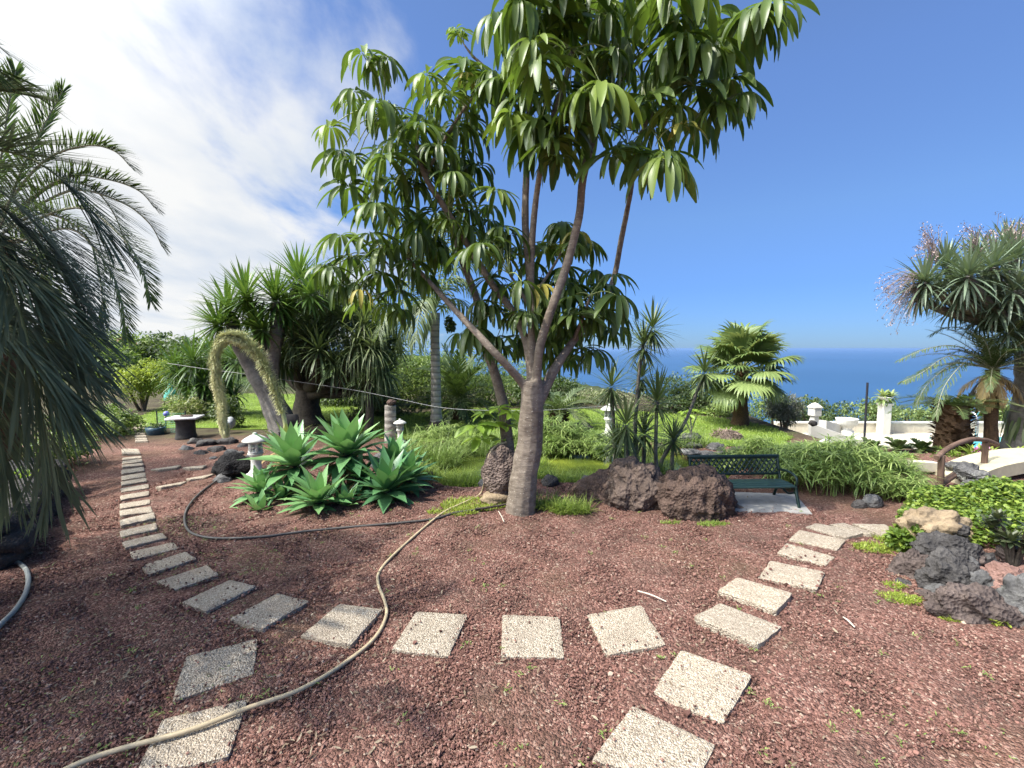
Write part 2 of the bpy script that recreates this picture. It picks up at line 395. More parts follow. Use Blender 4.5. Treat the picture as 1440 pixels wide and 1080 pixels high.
# ------------------------------------------------------------------ materials used
BARK = barkmat('bark_brown', (.09, .065, .045), (.2, .15, .1))
GREYBARK = barkmat('bark_grey', (.12, .11, .095), (.27, .25, .22), 16, ring=0)
SCHBARK = barkmat('bark_umbrella_tree', (.14, .11, .085), (.31, .26, .205), 11, bump=.7, spots=(30, (.38, .34, .28)), stretch=2.4)
DARKBARK = barkmat('bark_dark', (.035, .03, .024), (.11, .09, .07), 20)
RINGBARK = barkmat('bark_ringed', (.30, .275, .235), (.44, .41, .36), 18, ring=2.6, bump=.5)
FIBRE = barkmat('bark_fibre', (.05, .03, .018), (.18, .11, .06), 30, bump=1.0, stretch=3)
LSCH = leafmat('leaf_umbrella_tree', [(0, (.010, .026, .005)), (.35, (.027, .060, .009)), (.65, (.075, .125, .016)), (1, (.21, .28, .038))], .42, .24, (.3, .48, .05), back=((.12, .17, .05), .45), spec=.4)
LPALE = leafmat('leaf_young', [(0, (.12, .24, .02)), (1, (.26, .38, .05))], .45, .4, (.45, .6, .08))
LBLUE = leafmat('leaf_palm_bluish', [(0, (.055, .075, .038)), (.6, (.115, .145, .075)), (1, (.23, .26, .15))], .6, .16, (.3, .38, .18), spec=.25)
LPALM = leafmat('leaf_palm_dark', [(0, (.03, .055, .018)), (.6, (.065, .10, .032)), (1, (.13, .165, .06))], .55, .2, spec=.25)
LQUEEN = leafmat('leaf_palm_queen', [(0, (.045, .075, .03)), (.6, (.10, .14, .05)), (1, (.22, .25, .12))], .5, .22)
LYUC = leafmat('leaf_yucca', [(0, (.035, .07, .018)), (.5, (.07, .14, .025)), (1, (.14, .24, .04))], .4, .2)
LDRAG = leafmat('leaf_dragon_tree', [(0, (.04, .058, .022)), (.5, (.07, .10, .038)), (1, (.13, .17, .07))], .45, .15)
LDRAGB = leafmat('leaf_dragon_tree_blue', [(0, (.06, .085, .055)), (.5, (.11, .15, .095)), (1, (.19, .24, .16))], .45, .12)
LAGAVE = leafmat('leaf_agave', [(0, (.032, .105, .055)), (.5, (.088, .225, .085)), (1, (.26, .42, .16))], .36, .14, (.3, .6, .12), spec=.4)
LDRY = leafmat('leaf_dry', [(0, (.2, .13, .05)), (1, (.48, .36, .16))], .7, .2, (.5, .35, .12))
LHEDGE = leafmat('leaf_hedge', [(0, (.05, .09, .018)), (.5, (.12, .18, .035)), (1, (.24, .30, .07))], .5, .28)
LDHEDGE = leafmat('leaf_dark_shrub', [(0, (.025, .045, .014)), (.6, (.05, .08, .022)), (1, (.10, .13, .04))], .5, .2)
LLIME = leafmat('leaf_lime', [(0, (.12, .17, .02)), (.5, (.22, .29, .035)), (1, (.36, .42, .07))], .5, .35, (.5, .6, .06))
LSEDGE = leafmat('leaf_sedge', [(0, (.09, .15, .03)), (.5, (.18, .26, .06)), (1, (.34, .42, .14))], .5, .3)
LGRASS = leafmat('leaf_grass', [(0, (.10, .155, .026)), (.5, (.185, .265, .045)), (1, (.32, .38, .09))], .55, .35, (.4, .6, .06))
LIVY = leafmat('leaf_ivy', [(0, (.03, .065, .012)), (.45, (.10, .17, .022)), (1, (.27, .34, .055))], .5, .25)
LFAN = leafmat('leaf_fan_palm', [(0, (.05, .09, .025)), (.5, (.115, .175, .05)), (1, (.26, .32, .11))], .45, .25, (.45, .5, .12))
LGREY = leafmat('leaf_grey_shrub', [(0, (.10, .11, .085)), (1, (.24, .24, .19))], .6, .15)
FLOWER = leafmat('agave_blossom', [(0, (.55, .58, .28)), (.5, (.74, .72, .42)), (1, (.86, .81, .54))], .7, .35, (.7, .7, .3))
PANICLE = attrmat('dry_panicle', [(0, (.30, .22, .20)), (1, (.50, .40, .36))], .8)
LAVA = rockmat('lava_rock', (.033, .022, .017), (.15, .10, .078), 7)
LAVABR = rockmat('lava_rock_brown', (.05, .036, .03), (.17, .125, .10), 6)
ROCKG = rockmat('rock_grey', (.035, .034, .034), (.16, .155, .15), 8, lichen=((.30, .30, .26), .60), pit=.5)
ROCKD = rockmat('rock_dark_grey', (.022, .02, .02), (.095, .088, .083), 8, lichen=((.22, .215, .19), .66), pit=.7)
ROCKB = rockmat('rock_brown', (.04, .03, .027), (.15, .115, .10), 8, lichen=((.25, .23, .2), .66), pit=.7)
ROCKT = rockmat('rock_tan', (.17, .125, .08), (.34, .26, .165), 7, lichen=((.12, .10, .075), .62), pit=.3)
ROCKR = rockmat('rock_red', (.13, .07, .055), (.28, .17, .14), 7, pit=.8)
WHITE = plain('white_painted_stone', (.58, .57, .52), .75, var=.12, bump=.4, dirt=((.33, .32, .27), .45))
WHITEW = plain('white_masonry', (.54, .52, .46), .8, var=.08, scale=6, dirt=((.45, .42, .35), .5))
CREAM = plain('cream_paving', (.50, .455, .36), .85, var=.12, scale=9, dirt=((.40, .35, .26), .5))
IRON = plain('green_iron', (.009, .024, .019), .38, .3, .3, 30, .1, .5)
SEATWOOD = plain('green_slat', (.03, .062, .05), .4, 0, .25, 14, .1)
WOODPOST = barkmat('brown_rail_wood', (.09, .055, .038), (.20, .13, .095), 24, bump=.3, stretch=.2)
DARKSTONE = plain('dark_pedestal', (.03, .028, .027), .8, 0, .4, 14, .5)
HOSEB = plain('beige_hose', (.46, .37, .23), .45, 0, .12, 30, .05, dirt=((.2, .17, .1), .4))
HOSED = plain('dark_hose', (.075, .068, .06), .5, 0, .2, 30, .05)
HOSEG = plain('grey_hose', (.26, .27, .25), .5, 0, .12, 30, .05)
ROPE = plain('pale_rope', (.30, .30, .29), .8)
POLE = plain('dark_metal_pole', (.035, .035, .045), .5, .4)
# ------------------------------------------------------------------ ground
def gravelmat():
    t = NT('red_lava_gravel'); P = pos(t)
    v1 = t.add('ShaderNodeTexVoronoi', {'Scale': 80, 'Vector': P}); v2 = t.add('ShaderNodeTexVoronoi', {'Scale': 150, 'Vector': P})
    rc = t.add('ShaderNodeSeparateColor', {0: v1.outputs['Color']}).outputs[0]
    c = t.ramp(rc, [(0, (.085, .043, .032)), (.35, (.17, .084, .065)), (.7, (.262, .134, .104)), (.93, (.33, .20, .158)), (1, (.46, .35, .27))])
    big = nz(t, .9, 4, P); mid = nz(t, 3.2, 5, P)
    c = t.mix(t.ramp(mid, [(.42, (0, 0, 0)), (.68, (.6, .6, .6))]), c, (.085, .058, .045, 1))
    c = t.mix(t.ramp(big, [(.50, (0, 0, 0)), (.72, (.45, .45, .45))]), c, (.13, .085, .045, 1))
    # garden soil and rough grass beyond the gravel
    sx = t.add('ShaderNodeSeparateXYZ', {0: P}); far = t.ramp(t.math('MULTIPLY', sx.outputs[1], .01), [(.078, (0, 0, 0)), (.09, (1, 1, 1))])
    n = nz(t, 2.5, 6, P); soil = t.ramp(n, [(.3, (.055, .042, .03)), (.55, (.10, .085, .05)), (.75, (.10, .13, .035))])
    c = t.mix(far, c, soil)
    hill = t.ramp(t.math('MULTIPLY', sx.outputs[1], .01), [(.16, (0, 0, 0)), (.22, (1, 1, 1))])
    veg = t.ramp(nz(t, .5, 7, P), [(.3, (.02, .04, .012)), (.6, (.06, .095, .025)), (.8, (.12, .13, .05))])
    c = t.mix(hill, c, veg)
    h = t.math('ADD', v1.outputs['Distance'], t.math('MULTIPLY', v2.outputs['Distance'], .5))
    p = t.add('ShaderNodeBsdfPrincipled', {'Base Color': c, 'Roughness': .95, 'Specular IOR Level': .15, 'Normal': t.bump(t.math('ADD', t.math('MULTIPLY', h, -1.0), t.math('MULTIPLY', mid, .5)), .9, .02)})
    return t.done(p.outputs[0])
GRAVEL = gravelmat()
def grid(xs, ys, f):
    X, Y = np.meshgrid(xs, ys); V = np.column_stack([X.ravel(), Y.ravel(), f(X.ravel(), Y.ravel())]); n = len(xs)
    i = np.arange(len(ys) - 1)[:, None]; j = np.arange(n - 1)[None]
    return V, np.stack([i * n + j, i * n + j + 1, (i + 1) * n + j + 1, (i + 1) * n + j], -1).reshape(-1, 4)
def geo(a, b, s, k): # growing steps
    o = [a]
    while o[-1] < b: o.append(o[-1] + s); s *= k
    return np.array(o)
xs = np.concatenate([-geo(7, 4000, .3, 1.13)[::-1][:-1], np.arange(-7, 9, .08), geo(9, 4000, .2, 1.13)])
ys = np.concatenate([-geo(-.5, 900, .3, 1.25)[::-1][:-1], np.arange(.5, 10, .08), geo(10, 5200, .15, 1.09)])
mb = MB(); V, Fc = grid(xs, ys, lambda x, y: H(x, y) + .012 * np.sin(x * 9 + 2 * np.sin(y * 5)) * np.sin(y * 8) * (y < 8)); mb.add(V, Fc)
kind(mb.build('ground', GRAVEL), 'structure')
# gravel stones lying loose on the near ground
SLABS = []
def stones():
    tpl = []
    V0, F0 = ICO[1]
    for i in range(10):
        g = np.random.default_rng(i); k = 1 + .32 * g.normal(size=(len(V0), 1)).clip(-1.3, 1.3); q = V0[:12] * k[:12] * np.array([1, g.uniform(.6, .95), g.uniform(.5, .8)])
        tpl.append(q)
    # 12-vertex icosahedron faces
    import bmesh as _b
    bm = _b.new(); _b.ops.create_icosphere(bm, subdivisions=1, radius=1); bm.verts.index_update(); Fi = np.array([[x.index for x in f.verts] for f in bm.faces]); bm.free()
    mb = MB(); N = 190000
    y = .95 + 5.3 * rng.random(N * 3) ** 1.55; x = (rng.random(N * 3) * 2 - 1) * (y * 1.2 + .25)
    keep = (x > -4.6) & (x < 4.9) & (np.sin(x * 3.1 + 1.7 * np.sin(y * 2.2)) * np.sin(y * 3.7 + x) > -.72) & (pond_d(x, y) > 1.06) & ~((x > 3.2) & (y > 3.2)); x, y = x[keep][:N], y[keep][:N]
    dens = np.sin(x * 2.1 + np.sin(y * 1.7)) * np.sin(y * 2.3 + x); k2 = (rng.random(len(x)) < .78 + .3 * dens) ; x, y = x[k2], y[k2]; up = np.zeros(len(x))
    for c in SLABS:          # gravel banked up against and kicked onto the slabs
        ctr = c.mean(0)
        if ctr[1] > 3.7: continue
        k = 120; i = rng.integers(0, 4, k); f = rng.random(k)[:, None]; e = c[i] * (1 - f) + c[(i + 1) % 4] * f; out = (e - ctr) / np.linalg.norm(e - ctr, axis=1, keepdims=True)
        s_ = np.where(rng.random(k) < .75, rng.uniform(0, .03, k), -rng.uniform(0, .12, k) * rng.random(k)); e = e + out * s_[:, None]; x = np.append(x, e[:, 0]); y = np.append(y, e[:, 1]); up = np.append(up, np.where(s_ < 0, .029, .014))
    N = len(x); s = rng.lognormal(math.log(.0043), .34, N).clip(.0028, .015) * (1 + .1 * y)
    z = H(x, y) + s * .25 + up
    for i, q in enumerate(tpl):
        m = np.arange(N) % 10 == i; k = m.sum(); a = rng.uniform(0, 6.28, k); b = rng.normal(0, .5, k)
        ca, sa, cb, sb = np.cos(a), np.sin(a), np.cos(b), np.sin(b)
        Rm = np.stack([np.stack([ca, -sa * cb, sa * sb], -1), np.stack([sa, ca * cb, -ca * sb], -1), np.stack([0 * a, sb, cb], -1)], 1)
        V = np.einsum('nij,vj->nvi', Rm, q[:, :]) * s[m][:, None, None] + np.stack([x[m], y[m], z[m]], -1)[:, None]
        f = (Fi[None, :, :] + (np.arange(k) * len(q))[:, None, None]).reshape(-1, 3)
        mb.add(V.reshape(-1, 3), f, np.repeat(rng.random(k), len(q)))
    return mb
STONE = attrmat('lava_pebble', [(0, (.085, .043, .032)), (.4, (.17, .084, .066)), (.75, (.262, .134, .105)), (.95, (.32, .195, .153)), (1, (.46, .35, .27))], .95, 120, .3)
# ------------------------------------------------------------------ sea
def seamat():
    t = NT('sea_water'); P = pos(t)
    n = nz(t, .012, 6, P); n2 = nz(t, .0006, 4, P)
    c = t.ramp(n2, [(.3, (.017, .055, .115)), (.7, (.022, .068, .145))])
    p = t.add('ShaderNodeBsdfPrincipled', {'Base Color': c, 'Roughness': .35, 'IOR': 1.33, 'Specular IOR Level': .35, 'Normal': t.bump(n, .25, 4)})
    return t.done(p.outputs[0])
mb = MB(); V, Fc = grid(np.linspace(-88000, 88000, 9), np.linspace(-2000, 90000, 9), lambda x, y: np.full_like(x, -150.0)); mb.add(V, Fc)
kind(mb.build('sea', seamat()), 'structure')
# ------------------------------------------------------------------ pond
def pondmat():
    t = NT('pond_water'); P = pos(t); n = nz(t, 1.6, 5, P); f = nz(t, 70, 2, P)
    c = t.ramp(n, [(.3, (.03, .042, .012)), (.5, (.075, .10, .016)), (.7, (.17, .20, .028))])
    c = t.mix(t.ramp(f, [(.6, (0, 0, 0)), (.7, (.35, .35, .35))]), c, (.26, .34, .06, 1))
    p = t.add('ShaderNodeBsdfPrincipled', {'Base Color': c, 'Roughness': .12, 'Specular IOR Level': .5, 'Normal': t.bump(nz(t, 8, 3, P), .06, .02)})
    return t.done(p.outputs[0])
mb = MB(); V, Fc = grid(np.linspace(-2.2, 4.6, 30), np.linspace(5.2, 8.3, 16), lambda x, y: np.full_like(x, -.10)); mb.add(V, Fc)
kind(mb.build('pond_water', pondmat()), 'structure')
# ------------------------------------------------------------------ lawns
def lawnmat():
    t = NT('lawn'); P = pos(t); n = nz(t, 1.2, 5, P); f = nz(t, 45, 4, P)
    c = t.ramp(n, [(.25, (.15, .15, .05)), (.42, (.11, .17, .03)), (.7, (.20, .27, .05))]); c = t.mix(.45, c, t.ramp(f, [(.3, (.4, .4, .4)), (.7, (1.25, 1.25, 1.0))]), 'MULTIPLY')
    p = t.add('ShaderNodeBsdfPrincipled', {'Base Color': c, 'Roughness': .9, 'Specular IOR Level': .1, 'Normal': t.bump(f, .8, .02)})
    return t.done(p.outputs[0])
LAWN = lawnmat()
def lawn(poly, step, nbl):
    poly = np.array(poly, float); lo, hi = poly.min(0), poly.max(0)
    V, Fc = grid(np.arange(lo[0], hi[0] + step, step), np.arange(lo[1], hi[1] + step, step), lambda x, y: H(x, y) + .012)
    c = V[Fc].mean(1)[:, :2]; Fc = Fc[inpoly(c, poly)]; mb = MB(); mb.add(V, Fc); kind(mb.build('lawn', LAWN), 'structure')
    p = onground(scatter_in(poly, nbl), .01); N = len(p); mb = MB()
    blades(mb, p, rng.uniform(0, 6.28, N), rng.uniform(.7, 1.5, N), rng.uniform(.03, .075, N), .011, .5, 2, p_grass, 0, cols=2)
    kind(mb.build('lawn_grass', LGRASS), 'stuff')
lawn([(-1.6, 8.1), (1, 8.3), (4.6, 7.7), (5.4, 8.6), (5.6, 9.8), (5.0, 11), (3, 12.5), (-1.2, 12.8), (-3.5, 11), (-3.3, 9)], .12, 26000)
lawn([(-8.7, 9.8), (-5, 9.4), (-3.9, 10.2), (-4.6, 16), (-9, 17), (-12, 17), (-9.6, 12)], .2, 16000)
# ------------------------------------------------------------------ paving slabs
def slabmat():
    t = NT('exposed_pebble_concrete'); P = pos(t)
    v = t.add('ShaderNodeTexVoronoi', {'Scale': 120, 'Vector': P}); rc = t.add('ShaderNodeSeparateColor', {0: v.outputs['Color']}).outputs[1]
    c = t.ramp(rc, [(0, (.17, .14, .11)), (.2, (.29, .25, .20)), (.55, (.385, .34, .28)), (.85, (.475, .43, .36)), (1, (.59, .54, .47))])
    c = t.mix(t.ramp(v.outputs['Distance'], [(.38, (0, 0, 0)), (.65, (.5, .5, .5))]), c, (.28, .235, .18, 1))
    tone = t.add('ShaderNodeAttribute', attribute_name='v').outputs['Fac']
    c = t.mix(1.0, c, t.ramp(tone, [(0, (.97, .95, .91)), (1, (1.12, 1.07, .99))]), 'MULTIPLY')
    st = nz(t, 5, 5, P); c = t.mix(t.ramp(st, [(.45, (0, 0, 0)), (.75, (.5, .5, .5))]), c, (.24, .19, .145, 1))
    p = t.add('ShaderNodeBsdfPrincipled', {'Base Color': c, 'Roughness': .85, 'Specular IOR Level': .25, 'Normal': t.bump(t.math('MULTIPLY', v.outputs['Distance'], -1.0), .8, .012)})
    return t.done(p.outputs[0])
SLAB = slabmat()
def slab(q, label, group, top=.028, raw=False, tone=None):
    """q: four corners, photo pixels"""
    c = np.array([G(x, y, top)[:2] for x, y in q]); tone = rng.random() if tone is None else tone + .6; SLABS.append(c)
    n = 14; s = np.linspace(0, 1, n + 1); U, Vv = np.meshgrid(s, s)
    P = (c[0] * (1 - U[..., None]) + c[1] * U[..., None]) * (1 - Vv[..., None]) + (c[3] * (1 - U[..., None]) + c[2] * U[..., None]) * Vv[..., None]
    ed = np.minimum(np.minimum(U, 1 - U), np.minimum(Vv, 1 - Vv)); ctr = c.mean(0)
    edge = (ed < 1e-6)
    w = np.array([mnoise.noise(Vector((x * 16, y * 16, 3.3))) for x, y in P.reshape(-1, 2)]).reshape(n + 1, n + 1)
    P = P + np.where(edge[..., None], (ctr - P) / (np.linalg.norm(ctr - P, axis=-1, keepdims=True) + 1e-6) * (.003 + .010 * min(1, np.linalg.norm(c[2] - c[1]) / .35) * np.clip(w, -.15, 1))[..., None], 0)
    corner = (ed < 1e-6) & ((U < .01) | (U > .99)) & ((Vv < .01) | (Vv > .99))
    P[corner] += (ctr - P[corner]) * .02
    zb = float(H(*ctr)); tx, ty = rng.normal(0, .018, 2); top += rng.uniform(-.008, .006); z = zb + top - np.where(edge, .006, 0) + .0015 * w + (P[..., 0] - ctr[0]) * tx + (P[..., 1] - ctr[1]) * ty
    T = np.dstack([P, z]).reshape(-1, 3); i = np.arange(n)[:, None]; j = np.arange(n)[None]; m = n + 1
    f = np.stack([i * m + j, (i + 1) * m + j, (i + 1) * m + j + 1, i * m + j + 1], -1).reshape(-1, 4)
    ring = [k for k in range(m)] + [k * m + n for k in range(1, m)] + [n * m + k for k in range(n - 1, -1, -1)] + [k * m for k in range(n - 1, 0, -1)]
    Bv = T[ring].copy(); Bv[:, 2] = zb - .03
    mb = MB(); mb.add(T, f[:, ::1], tone); k = len(ring)
    mb.add(np.vstack([T[ring], Bv]), [[a, (a + 1) % k, k + (a + 1) % k, k + a] for a in range(k)], tone)
    o = mb.build('stepping_stone', SLAB); 
    return tag(o, label, 'stepping stone', group)
CURVE = 'slabs of the curved path in front of the tree'
slab([(706, 863), (788, 865), (794, 922), (704, 921)], 'squarish pebbled slab in the middle of the curve, straight below the tree trunk', CURVE)
slab([(585, 857), (658, 861), (631, 921), (549, 912)], 'pebbled slab just right of the bend of the beige hose', CURVE)
slab([(477, 848), (538, 857), (494, 908), (421, 894)], 'pebbled slab whose right corner touches the beige hose', CURVE)
slab([(390, 831), (436, 843), (369, 885), (321, 870)], 'slanted slab of the curve directly above the large lone slab by the hose', CURVE)
slab([(324, 814), (361, 824), (290, 859), (255, 845)], 'slanted narrow slab where the straight left path starts to bend', CURVE)
slab([(291, 793), (308, 806), (246, 828), (219, 815)], 'greyish narrow slab, last shaded one before the straight left path turns sunny', CURVE)
slab([(824, 861), (902, 848), (937, 905), (852, 919)], 'turned pebbled slab just right of the slab below the trunk', CURVE)
slab([(1013, 845), (1101, 877), (1066, 905), (975, 865)], 'thick slab standing proud with a bright exposed front edge', CURVE, .05)
slab([(1036, 810), (1116, 835), (1092, 860), (1008, 829)], 'sunny slab right behind the thick proud slab', CURVE, .04)
slab([(1083, 786), (1161, 804), (1150, 829), (1065, 810)], 'sunny slab with a crumbled right end, nearest the shade towards the bench', CURVE)
slab([(1106, 762), (1175, 781), (1161, 794), (1092, 777)], 'first shaded slab of the right hand path, mossy at its right end', CURVE)
slab([(1124, 745), (1190, 759), (1178, 773), (1108, 758)], 'second shaded slab of the right hand path', CURVE)
slab([(1132, 741), (1146, 736), (1217, 750), (1190, 757)], 'narrow shaded slab of the right hand path, third in the shade', CURVE)
slab([(1165, 738), (1185, 735.5), (1232, 752), (1219, 752)], 'narrow slab wedged against the yellowish end slab', CURVE)
slab([(1197, 738), (1246, 739), (1262, 752), (1240, 755)], 'yellowish sunlit end slab disappearing under the ivy', CURVE)
FRONT = 'large slabs leading towards the viewer'
slab([(362, 895), (358, 943), (240, 983), (261, 921)], 'large grey slab lying alone above the slab crossed by the hose', FRONT, tone=.2)
slab([(349, 979), (322, 1062), (188, 1090), (226, 1009)], 'large grey slab in the left corner crossed by the beige hose', FRONT, tone=.25)
slab([(957, 912), (1059, 949), (1018, 1013), (912, 972)], 'large pale slab right of the middle, second from the bottom edge', FRONT)
slab([(889, 988), (1007, 1044), (976, 1108), (831, 1064)], 'large pale slab cut off by the bottom edge of the picture', FRONT)
LEFT = 'slabs of the straight path on the left'
Z = lambda q: [(x / 2.455, y / 2.455 + 640) for x, y in q]
lq = [[(640, 330), (680, 352), (510, 408), (487, 378)], [(600, 292), (620, 315), (460, 355), (445, 330)], [(562, 262), (577, 280), (430, 316), (420, 295)],
      [(540, 229), (545, 250), (415, 278), (410, 257)], [(533, 196), (537, 218), (415, 243), (412, 222)], [(524, 172), (527, 190), (413, 208), (411, 191)],
      [(518, 149), (521, 163), (413, 183), (411, 167)], [(515, 119), (517, 133), (415, 152), (413, 138)], [(513, 94), (515, 108), (416, 123), (415, 110)],
      [(505, 74), (507, 86), (417, 100), (416, 87)], [(502, 52), (504, 67), (418, 79), (417, 65)], [(497, 36), (499, 48), (418, 57), (418, 46)],
      [(495, 24), (497, 33), (420, 41), (419, 32)], [(491, 11), (493, 20), (421, 28), (420, 19)], [(489, 0), (490, 8), (422, 16), (421, 7)]]
ords = 'first second third fourth fifth sixth seventh eighth ninth tenth eleventh twelfth thirteenth fourteenth fifteenth sixteenth seventeenth eighteenth nineteenth twentieth'.split()
for i, q in enumerate(lq):
    slab(Z(q), f'{"sunny warm" if 0 < i < 5 else "pale"} narrow slab, {ords[i]} along the straight left path counted from the bend', LEFT)
for i, y in enumerate((637.2, 633.8, 630.8)):
    slab([(172 - i * .5, y - .9), (197 - i, y - 1.2), (198 - i, y + .6), (171 - i * .5, y + 1.2)], f'far narrow slab, {ords[15 + i]} along the straight left path counted from the bend', LEFT)
FARP = 'slabs of the far path beyond the fork'
for i in range(8):
    y = 618 - i * 3.2 - .0 * i; x0 = 190 - i * .3; w = 18 - i * .9
    slab([(x0, y - .7), (x0 + w, y - 1.0), (x0 + w + .4, y + .8), (x0 - .4, y + 1.2)], f'small distant slab, {ords[i]} of the far path beside the dark pot', FARP)
SIDE = 'thin slabs of the side path on the left'
for q, l in (([(211, 658), (255, 653), (249, 656.5), (222, 659)], 'long thin slab of the side path nearest to the straight left path, back row'),
             ([(256, 656.5), (291, 652.6), (285, 656.5), (266, 657.5)], 'long thin slab of the side path behind the dark hose end, back row'),
             ([(218, 684), (264, 675), (255, 680), (226, 685)], 'long thin slab of the side path nearest to the straight left path, front row'),
             ([(260, 672.5), (302, 665), (288, 671), (266, 673.5)], 'long thin slab of the side path pointing at the black lava rock')):
    q = [np.array(p, float) for p in q]; slab(q, l, SIDE)
kind(stones().build('gravel_stones', STONE, smooth=False), 'stuff', 'loose red and dark lava pebbles strewn over the gravel ground', 'gravel')
# ------------------------------------------------------------------ hoses and rope
def hose(name, pts, r, mat, label, cat, z=None, extra=()):
    P = [G(x, y, r) for x, y in pts]; P = [np.array([p[0], p[1], float(H(p[0], p[1])) + r + .004]) for p in P]
    if z:
        for k, dz in z.items(): P[k][2] += dz
    P += list(extra); mb = MB(); tube(mb, P, r, 10, len(P) * 9); return tag(mb.build(name, mat), label, cat)
hose('garden_hose', [(60, 1110), (120, 1081), (180, 1061), (267, 1037), (347, 1006), (423, 973), (485, 933), (527, 898), (543, 867), (541, 846), (532, 822), (534, 804), (555, 780), (598, 742), (626, 720), (655, 706), (676, 694)], .011, HOSEB,
     'beige hose winding across the gravel past the slabs to the tree', 'hose', {0: .03, 1: .03, 2: .03, 3: .03, 4: .03, 5: .01},
     [W(682, 672, 5.02), W(685, 650, 4.99), W(691, 634, 4.99), W(700, 626, 5.03), W(712, 622, 5.1)])
hose('garden_hose', [(306, 676), (285, 691), (268, 708), (260, 724), (262, 741), (276, 752), (310, 757), (370, 755), (430, 748), (500, 742), (560, 737), (610, 731), (640, 722), (680, 716), (708, 711)], .011, HOSED,
     'dark hose looping round the agave clump to the tree foot', 'hose')
hose('garden_hose', [(-20, 905), (0, 880), (20, 860), (35, 837), (40, 815), (34, 798), (15, 788), (-10, 784)], .015, HOSEG, 'thick grey hose end at the left edge of the gravel', 'hose')
# ------------------------------------------------------------------ umbrella tree (schefflera)
def px(*a): return [W(x, y, Y) for x, y, Y in a]
def remesh(o, vox, sm=4):
    m = o.modifiers.new('blend', 'REMESH'); m.mode = 'VOXEL'; m.voxel_size = vox; m.use_smooth_shade = True
    s = o.modifiers.new('soft', 'SMOOTH'); s.iterations = sm; s.factor = .5
def p_leaf(t): return np.sin(np.pi * np.clip(t * .93 + .05, 0, 1) ** 1.15) ** .8 + .03
def umbrella_leaves(mb, hubs, tips, Lr=(.31, .43), wr=.162, nl=(11, 17), vv=None, droop=(78, 112), vm=.48):
    """hubs: leaf centres; each gets a petiole from the nearest branch tip and a whorl of hanging leaflets"""
    hubs = np.asarray(hubs); tips = np.asarray(tips)
    for h in hubs:
        tp = tips[np.argmin(((tips - h) ** 2).sum(1))]
        d = h - tp; ln = np.linalg.norm(d)
        if ln > .05:
            mid = (tp + h) / 2 + np.array([0, 0, .16 * ln]); tube(mb, [tp, mid, h], [.0065, .0045], 5, 7, mi=1, v=.4, cap=False)
        out = math.atan2(d[1], d[0]); N = int(rng.integers(*nl)); k = np.arange(N)
        az = out + k * 2 * np.pi / N + rng.normal(0, .09, N)
        bias = np.cos(az - out) * (.25 if ln > .05 else 0)          # the whorl tips outward, away from the branch
        el = rng.uniform(R(4), R(26)) - bias * .9 + rng.normal(0, .10, N)
        L = rng.uniform(*Lr) * rng.uniform(.68, 1.1, N) * rng.uniform(.85, 1.05)
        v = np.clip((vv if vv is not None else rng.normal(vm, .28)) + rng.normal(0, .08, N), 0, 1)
        st = h + np.stack([np.cos(az), np.sin(az), 0 * az], -1) * .022
        blades(mb, st, az, el, L, L * wr * rng.uniform(.85, 1.1, N), R(1) * rng.uniform(*droop) * rng.uniform(.7, 1.2, N), 8, p_leaf, .42, rng.normal(0, .34, N), v, .48)
T = thing('umbrella_tree', 'tall umbrella tree with several limbs and drooping leaves in the middle of the gravel', 'tree', G(733, 723))
yt = 4.66
limbs = [  # control points, radii
    (px((731, 740, yt), (732, 715, yt), (737, 670, yt + .03), (745, 620, yt + .03), (748, 570, yt), (748, 535, yt)), (.215, .158, .142, .135, .122, .11)),
    (px((748, 575, yt), (735, 540, yt - .03), (692, 492, yt - .15), (640, 436, yt + .05), (602, 394, yt + .2), (572, 362, yt + .3)), (.075, .062, .053, .045, .035, .025)),
    (px((749, 565, yt), (742, 490, yt + .12), (722, 440, yt + .25), (692, 400, yt + .25), (653, 337, yt + .2), (624, 290, yt + .1), (598, 248, yt), (586, 205, yt)), (.07, .058, .055, .053, .05, .046, .04, .03)),
    (px((598, 250, yt), (620, 205, yt + .1), (655, 150, yt + .1), (688, 108, yt + .15), (664, 78, yt + .1), (652, 62, yt + .1)), (.03, .028, .024, .024, .02, .014)),
    (px((750, 560, yt), (748, 490, yt + .05), (746, 400, yt + .15), (739, 322, yt + .2), (740, 250, yt + .2), (744, 160, yt + .1), (748, 110, yt)), (.07, .06, .058, .054, .05, .045, .03)),
    (px((747, 400, yt + .15), (749, 330, yt + .1), (756, 264, yt), (770, 190, yt - .25), (796, 110, yt - .5), (805, 70, yt - .6)), (.048, .046, .042, .038, .035, .025)),
    (px((754, 560, yt), (757, 503, yt - .08), (764, 470, yt - .1), (777, 430, yt - .1), (796, 376, yt - .1), (814, 306, yt - .15), (820, 250, yt - .25), (836, 190, yt - .35), (862, 130, yt - .35), (884, 92, yt - .3)), (.065, .062, .062, .06, .057, .054, .052, .046, .04, .03)),
    (px((752, 580, yt), (775, 528, yt + .1), (806, 480, yt + .3), (846, 430, yt + .5), (863, 392, yt + .6), (874, 335, yt + .5), (886, 275, yt + .3), (898, 200, yt + .1), (935, 130, yt - .1), (985, 84, yt - .2)), (.085, .075, .06, .052, .046, .042, .038, .034, .03, .022)),
    (px((806, 480, yt + .3), (822, 440, yt + .1), (830, 415, yt)), (.035, .025, .02)),
    (px((744, 430, yt + .1), (726, 400, yt), (716, 385, yt - .1)), (.03, .024, .018)),
    (px((748, 420, yt + .12), (775, 380, yt + .3), (792, 350, yt + .4)), (.03, .024, .018))]
mb = MB()
for k, (P, r) in enumerate(limbs): tube(mb, P, np.array(r) * (1 if k == 0 else .74), 12, 8 * len(P), lump=.08)
